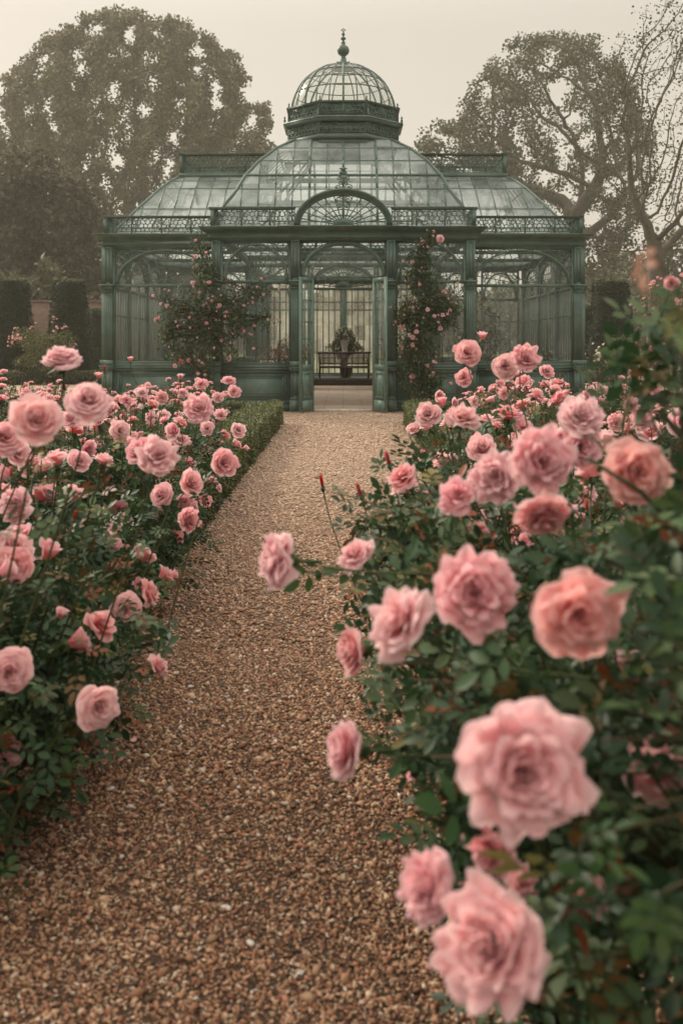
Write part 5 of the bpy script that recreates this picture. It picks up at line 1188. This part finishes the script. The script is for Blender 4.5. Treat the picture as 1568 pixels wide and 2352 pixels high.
# planting under glass
INP = [((-2.0,33.4,1.0),(.75,.5,.6),'bush of red flowers indoors behind the left window of the porch',[bloom_mesh('bloom_red',51,10,base=50,tip=88,nu=3,nv=3,pal=2)],60,1.2),
 ((-4.3,29.4,1.2),(.7,.6,.9),'leafy shrub inside the left wing of the glasshouse',SMALL,8,1.0), ((3.9,28.2,1.5),(.8,.7,1.2),'tall dark shrub inside the right wing of the glasshouse',WHITE,22,1.0),
 ((4.9,26.2,.8),(.5,.5,.6),'low shrub inside the right wing near its end wall',SMALL,6,1.0), ((0.1,37.25,1.45),(.55,.3,.4),'green bush behind the vase on the dais',WHITE,6,.8), ((2.1,33.6,1.0),(.6,.5,.7),'leafy bush indoors behind the right window of the porch',SMALL,6,1.0)]
for c, r, lab, bsn, nb, bs in INP:
    zf_ = .27 if c[1] > 34.9 else .045
    t = shrub('potted_shrub', lab, 'plant', (c[0], c[1], c[2]), r, 1500, .1, rr_, nb, bsn, bs, PALE if c[1] > 34 else None, low=zf_)
    m = MB(N=(0,1,0)); m.lathe(c[0], c[1], [(.18,zf_),(.25,zf_+.35),(.28,zf_+.35),(.28,zf_+.4),(.24,zf_+.4)], 16); m.build('pot', TERRA, t)
# vase of white flowers on a stand
t = empty('flower_vase', (.05, 36.45, ZF)); tag(t, 'fluted pale vase of small white flowers standing behind the long bench', 'vase')
m = MB(N=(0,1,0)); m.box(-.05, .15, 36.35, 36.55, ZF, ZF+.86); m.build('pedestal', WOOD, t)
m = MB(N=(0,1,0)); z = ZF+.86; m.lathe(.05, 36.45, [(.12,z),(.12,z+.03),(.08,z+.06),(.1,z+.2),(.15,z+.44),(.19,z+.5),(.16,z+.5)], 14); m.build('vase_body', STONEW, t)
sp = Soup(); n = 700; d = rand_dirs(rr_, n); p = np.array([.05,36.45,z+.72])+d*np.array([.30,.22,.25])*rr_.uniform(.3,1,(n,1)); sp.add(LV, LT, LQ, p, frames(d, rand_dirs(rr_, n)), .08*rr_.uniform(.6,1.2,n), PALE[rr_.choice(4,n)]); link('leaves', sp.mesh('leaves', LEAF, off=wloc(t)), t)
for k in range(46):
    dd = rand_dirs(rr_,1)[0]; dd[1] = -abs(dd[1]); put_bloom(WHITE[0], t, np.array([.05,36.45,z+.74])+dd*np.array([.30,.22,.26])-np.array(wloc(t)), norm(dd), .75, rng=rr_)
# pale cane chair glimpsed through the left window
for (x, y, rz, lab) in ((-2.35, 31.9, .5, 'pale painted chair indoors beside the red flowers'), (2.45, 32.2, -.4, 'pale painted chair indoors behind the climbing rose right of the doors')):
    t = empty('garden_chair', (x, y, .045)); t.rotation_euler = (0,0,rz); tag(t, lab, 'chair')
    m = MB(N=(0,1,0)); m.box(-.23,.23,-.22,.22,.43,.46); m.build('seat', WHITEP, t, local=True)
    m = MB(N=(0,1,0)); m.frame(-.23,.23,.5,.92,.035,.2,.23)
    for u in (-.12,-.04,.04,.12): m.box(u-.01,u+.01,.205,.225,.53,.89)
    m.build('backrest', WHITEP, t, local=True)
    for sx in (-1,1):
        for sy in (-1,1): m = MB(N=(0,1,0)); m.tube([(sx*.2,sy*.2,0),(sx*.21,sy*.21,.43 if sy < 0 else .52)], .016, 6); m.build('leg', WHITEP, t, local=True)

# ------------------------------------------------------------------ brick garden wall far left
t = empty('garden_wall', (-30, 60, 0)); tag(t, 'weathered red brick garden wall far behind the yew cones', 'wall')
m = MB(N=(0,1,0)); m.box(-34, -11.2, 60, 60.4, 0, 4.0); m.build('brickwork', BRICK, t)
m = MB(N=(0,1,0)); m.box(-34.1, -11.1, 59.93, 60.47, 4.0, 4.12); m.build('coping', BRICK, t)

# ------------------------------------------------------------------ trees
def colonize(rng, A, base, hts, step, kill, infl, iters=140):
    nodes = [np.array(base, float)]; par = [-1]
    z = base[2]
    while z < hts: z += step; nodes.append(np.array([base[0]+.25*sin(z*.35), base[1], z])); par.append(len(nodes)-2)
    N = np.array(nodes); A = A.copy(); best = np.full(len(A), 1e9); bi = np.zeros(len(A), int)
    def upd(s):
        nonlocal best, bi
        D = np.linalg.norm(A[:,None]-N[None,s:], axis=2); j = D.argmin(1); dm = D[np.arange(len(A)), j]; w = dm < best; best = np.where(w, dm, best); bi = np.where(w, j+s, bi)
    upd(0); done = {}
    for it in range(iters):
        if not len(A): break
        act = best < infl
        if not act.any():
            act = best <= best.min()+step
        new = []; newp = []
        for nidx in np.unique(bi[act]):
            v = (A[act & (bi == nidx)]-N[nidx]); v = v/np.linalg.norm(v, axis=1, keepdims=True); d = norm(v.mean(0)+rng.normal(0, .12, 3)); q = N[nidx]+d*step
            kq = (int(nidx), tuple(np.round(q/(step*.3)).astype(int)))
            if kq in done: d = norm(d+rng.normal(0,.5,3)); q = N[nidx]+d*step
            done[kq] = 1; new.append(q); newp.append(int(nidx))
        s = len(N); N = np.vstack([N, new]); par += newp; upd(s); kp = best > kill; A, best, bi = A[kp], best[kp], bi[kp]
    return N, np.array(par)
def tree(name, label, base, attractors, seed, *a, K=1.0, **kw):
    sc = lambda p: (np.array(p, float)-(0,0,1.5))*K+(0,0,1.5)
    b = sc(base); b[2] = 0
    if a: kw['trunk_h'] = a[0]
    kw['trunk_h'] = (kw['trunk_h']-1.5)*K+1.5
    for k, d in (('step',.42),('kill',.7),('infl',3.2),('tip',.022),('leafsize',.26),('clump',.6),('leafr',.07)): kw[k] = kw.get(k, d)*K
    if kw.get('trunk_r'): kw['trunk_r'] *= K
    return tree_(name, label, tuple(b), sc(attractors), seed, **kw)
def tree_(name, label, base, attractors, seed, trunk_h, step=.42, kill=.7, infl=3.2, tip=.022, leafsize=.26, per=14, clump=.6, leafr=.07, cols=None, cat='tree', trunk_r=None, pexp=2.35, leafprob=1.):
    rng = np.random.default_rng(seed); t = empty(name, base); tag(t, label, cat); off = np.array(base)
    N, par = colonize(rng, attractors, base, trunk_h, step, kill, infl)
    n = len(N); rad = np.zeros(n); ch = [[] for _ in range(n)]
    for i in range(1, n): ch[par[i]].append(i)
    acc = np.zeros(n)
    for i in range(n-1, -1, -1):
        rad[i] = acc[i]**(1/pexp) if ch[i] else tip
        if par[i] >= 0: acc[par[i]] += rad[i]**pexp
    if trunk_r: rad = rad*1.0; f = trunk_r/rad[0]; rad = rad*np.where(rad > tip*3, 1+(f-1)*np.clip((rad-tip*3)/(rad[0]-tip*3), 0, 1), 1)
    m = MB(N=(0,1,0)); stack = [(0, None)]
    while stack:
        s, pr = stack.pop(); chain = ([pr] if pr is not None else [])+[s]; cur = s
        while ch[cur]:
            o = sorted(ch[cur], key=lambda k: -rad[k])
            for k in o[1:]: stack.append((k, cur))
            cur = o[0]; chain.append(cur)
        rr = rad[chain].copy()
        if pr is not None: rr[0] = min(rr[0], rr[1]*1.25)
        if s == 0: rr[0] *= 1.45; rr[1] *= 1.15
        m.tube(N[chain], rr, 10 if rr[0] > .2 else (6 if rr[0] > .06 else 4), cap=False)
    m.build('trunk_and_limbs', BARK, t, smooth=True)
    if per:
        idx = np.where((rad < leafr))[0]; idx = idx[rng.random(len(idx)) < leafprob]; c = np.repeat(N[idx], per, 0); k = len(c); p = c+rand_dirs(rng, k)*rng.random((k,1))**.4*np.array([clump,clump,clump*.75])
        cols = cols if cols is not None else np.array([(.14,.13,.07),(.16,.15,.08),(.12,.11,.06),(.18,.165,.085)])
        tone = np.repeat(rng.uniform(.7,1.25,len(idx)), per)
        L6 = (np.array([(0,0,0),(.35,-.38,.1),(.8,-.3,0),(1,0,-.08),(.75,.34,0),(.3,.36,.1)]), np.zeros((0,3), int), np.array([[0,1,2,3],[0,3,4,5]]))
        sp = Soup(); sp.add(*L6, p, frames(rand_dirs(rng, k), rand_dirs(rng, k)), leafsize*rng.uniform(.55,1.25,k), cols[rng.choice(len(cols), k)]*tone[:,None])
        link('crown', sp.mesh('crown', TREELEAF, off=off), t)
    return t
def pts_in(rng, n, c, r, shell=0., zmin=None):
    out = []
    while len(out) < n:
        d = rand_dirs(rng, 1)[0]; q = rng.random()**(1/3); q = shell+(1-shell)*q; p = np.array(c)+d*np.array(r)*q
        if zmin is None or p[2] > zmin: out.append(p)
    return np.array(out)
rt = np.random.default_rng(31)
A = np.vstack([pts_in(rt, 700, (-11.6,55,12.0), (7.9,5.4,7.9), .25, 6.5), pts_in(rt, 600, (-11.6,55,12.0), (7.9,5.4,7.9), .86, 7.5), pts_in(rt, 160, (-6.2,55,10.6), (3.0,2.8,2.4), .2), pts_in(rt, 260, (-17.5,55,9.6), (4.2,3,3.9), .2)])
tree('broad_tree', 'huge round headed tree rising in mist behind the left wing of the glasshouse', (-12.4,55,0), A, 1, 6.2, K=2.45, trunk_r=.8, per=90, leafsize=.17, clump=.50, tip=.03, leafr=.11)
A = np.vstack([pts_in(rt, 420, (-15.4,47,6.0), (4.4,3.5,4.6), .15, 1.5)])
tree('dark_tree', 'dark dense tree standing behind the yew cones at the left edge', (-15.2,47,0), A, 2, 2.2, K=1.7, per=80, leafsize=.22, clump=.9, trunk_r=.4, cols=np.array([(.055,.055,.03),(.07,.068,.036),(.045,.045,.024)]))
A = pts_in(rt, 200, (-10.2,51,3.6), (2.6,2.2,3.2), .1, 1.0)
tree('dark_tree', 'shadowy lower tree between the yew cones and the left wing of the glasshouse', (-10.4,51,0), A, 3, 1.2, K=1.7, per=80, leafsize=.22, clump=.85, trunk_r=.25, cols=np.array([(.055,.055,.03),(.07,.068,.036),(.075,.065,.035)]))
A = np.vstack([pts_in(rt, 850, (10.9,52,11.5), (5.2,4.2,6.4), .84, 8.6), pts_in(rt, 260, (10.9,52,11.6), (4.6,3.8,5.4), .45, 9.4), pts_in(rt, 300, (6.3,52,11.2), (2.9,2.6,2.3), .4), pts_in(rt, 60, (13.6,52,8.0), (2.4,2,1.6), .3)])
tree('spreading_tree', 'tall spreading tree with open limbs in mist behind the right wing', (11.6,52,0), A, 4, 6.0, K=2.2, trunk_r=.75, per=62, leafsize=.15, clump=.54, leafr=.052, tip=.036, pexp=2.15, cols=np.array([(.095,.10,.058),(.12,.12,.07),(.08,.085,.05)]))
A = np.vstack([pts_in(rt, 1700, (15.6,45,11.4), (4.5,3.2,5.9), .25, 6.0), pts_in(rt, 60, (12.2,45,6.4), (2.4,1.6,1.2), .2)])
tree('bare_tree', 'nearly bare twiggy tree with a thick trunk near the right edge', (14.0,45,0), A, 5, 5.4, K=1.4, trunk_r=.42, per=6, leafsize=.12, clump=.6, leafr=.03, leafprob=.6, kill=.34, step=.34, tip=.013, pexp=2.35, cols=np.array([(.06,.06,.03)]))
MIST = np.array([(.10,.10,.06),(.12,.12,.07)])
for k, (px, py, D, rx, rz, lab) in enumerate([(1392,600,85,3.0,3.4,'small round tree faint in the mist beyond the right yew cone'),(1460,660,78,3.2,2.8,'low misty tree behind the trunk of the bare tree'),(1548,620,75,2.6,3.4,'misty tree at the right edge of the garden'),(1340,690,80,2.6,1.8,'low misty tree beside the right corner of the glasshouse'),
        (880,742,130,7,1.3,'faint far tree seen through the glasshouse right of the doors'),(690,745,130,7,1.1,'faint far tree seen through the glasshouse left of the doors'),(150,640,66,4,2.8,'misty tree above the brick wall between the yew cones')]):
    P = at(px, py, D); A = pts_in(rt, 130 if rx < 5 else 200, (P[0], D, P[2]), (rx, rx*.8, rz), .1, .6)
    tree('misty_tree', lab, (P[0], D, 0), A, 20+k, max(.6, P[2]-rz), K=1.35 if D < 100 else 1, step=.6, kill=1.0, per=34, leafsize=.36, clump=1.1, leafr=.1, trunk_r=.2, cols=MIST)
# undergrowth in front of the far trees
sp = Soup(); n = 26000; x = np.concatenate([rt.uniform(-30,-9,n//2), rt.uniform(15,60,n-n//2)]); y = np.where(x < 0, rt.uniform(62,64,n), rt.uniform(76,82,n)); hh = np.where(x < 0, 5.2, 5.6)*(1+.25*np.sin(x*.9)+.15*np.sin(x*2.3)); z = hh*rt.random(n)**.7
sp.add(*SL, np.stack([x,y,z],-1), frames(rand_dirs(rt,n), rand_dirs(rt,n)), .45*rt.uniform(.6,1.3,n), MIST[rt.choice(2,n)]*rt.uniform(.7,1.2,(n,1)))
tag(link('undergrowth', sp.mesh('undergrowth', TREELEAF)), 'misty undergrowth massed along the far edge of the garden', 'undergrowth', kind='stuff')

sp = Soup(); n = 60000; x = rt.uniform(-85, 85, n); y = rt.uniform(150, 165, n); hh = 10.5*(1+.14*np.sin(x*.21)+.1*np.sin(x*.53+1)+.07*np.sin(x*1.3)); z = hh*rt.random(n)**.8
sp.add(*SL, np.stack([x,y,z],-1), frames(rand_dirs(rt,n), rand_dirs(rt,n)), 1.1*rt.uniform(.5,1.3,n), MIST[rt.choice(2,n)]*rt.uniform(.8,1.2,(n,1)))
tag(link('woodland', sp.mesh('woodland', TREELEAF)), 'band of far woodland dissolving in the mist behind the garden', 'woodland', kind='stuff')

# ------------------------------------------------------------------ haze
m = MB(N=(0,1,0)); m.box(-150, 150, -12, 300, -1.1, 58)
hz = bpy.data.materials.new('haze'); hz.use_nodes = True; t = hz.node_tree; t.nodes.clear(); out = t.nodes.new('ShaderNodeOutputMaterial'); pv = t.nodes.new('ShaderNodeVolumePrincipled')
pv.inputs['Color'].default_value = (.95,.91,.80,1); pv.inputs['Density'].default_value = HAZE_DENSITY; pv.inputs['Anisotropy'].default_value = .15
t.links.new(pv.outputs[0], out.inputs['Volume'])
o = m.build('haze', hz); o['kind'] = 'stuff'
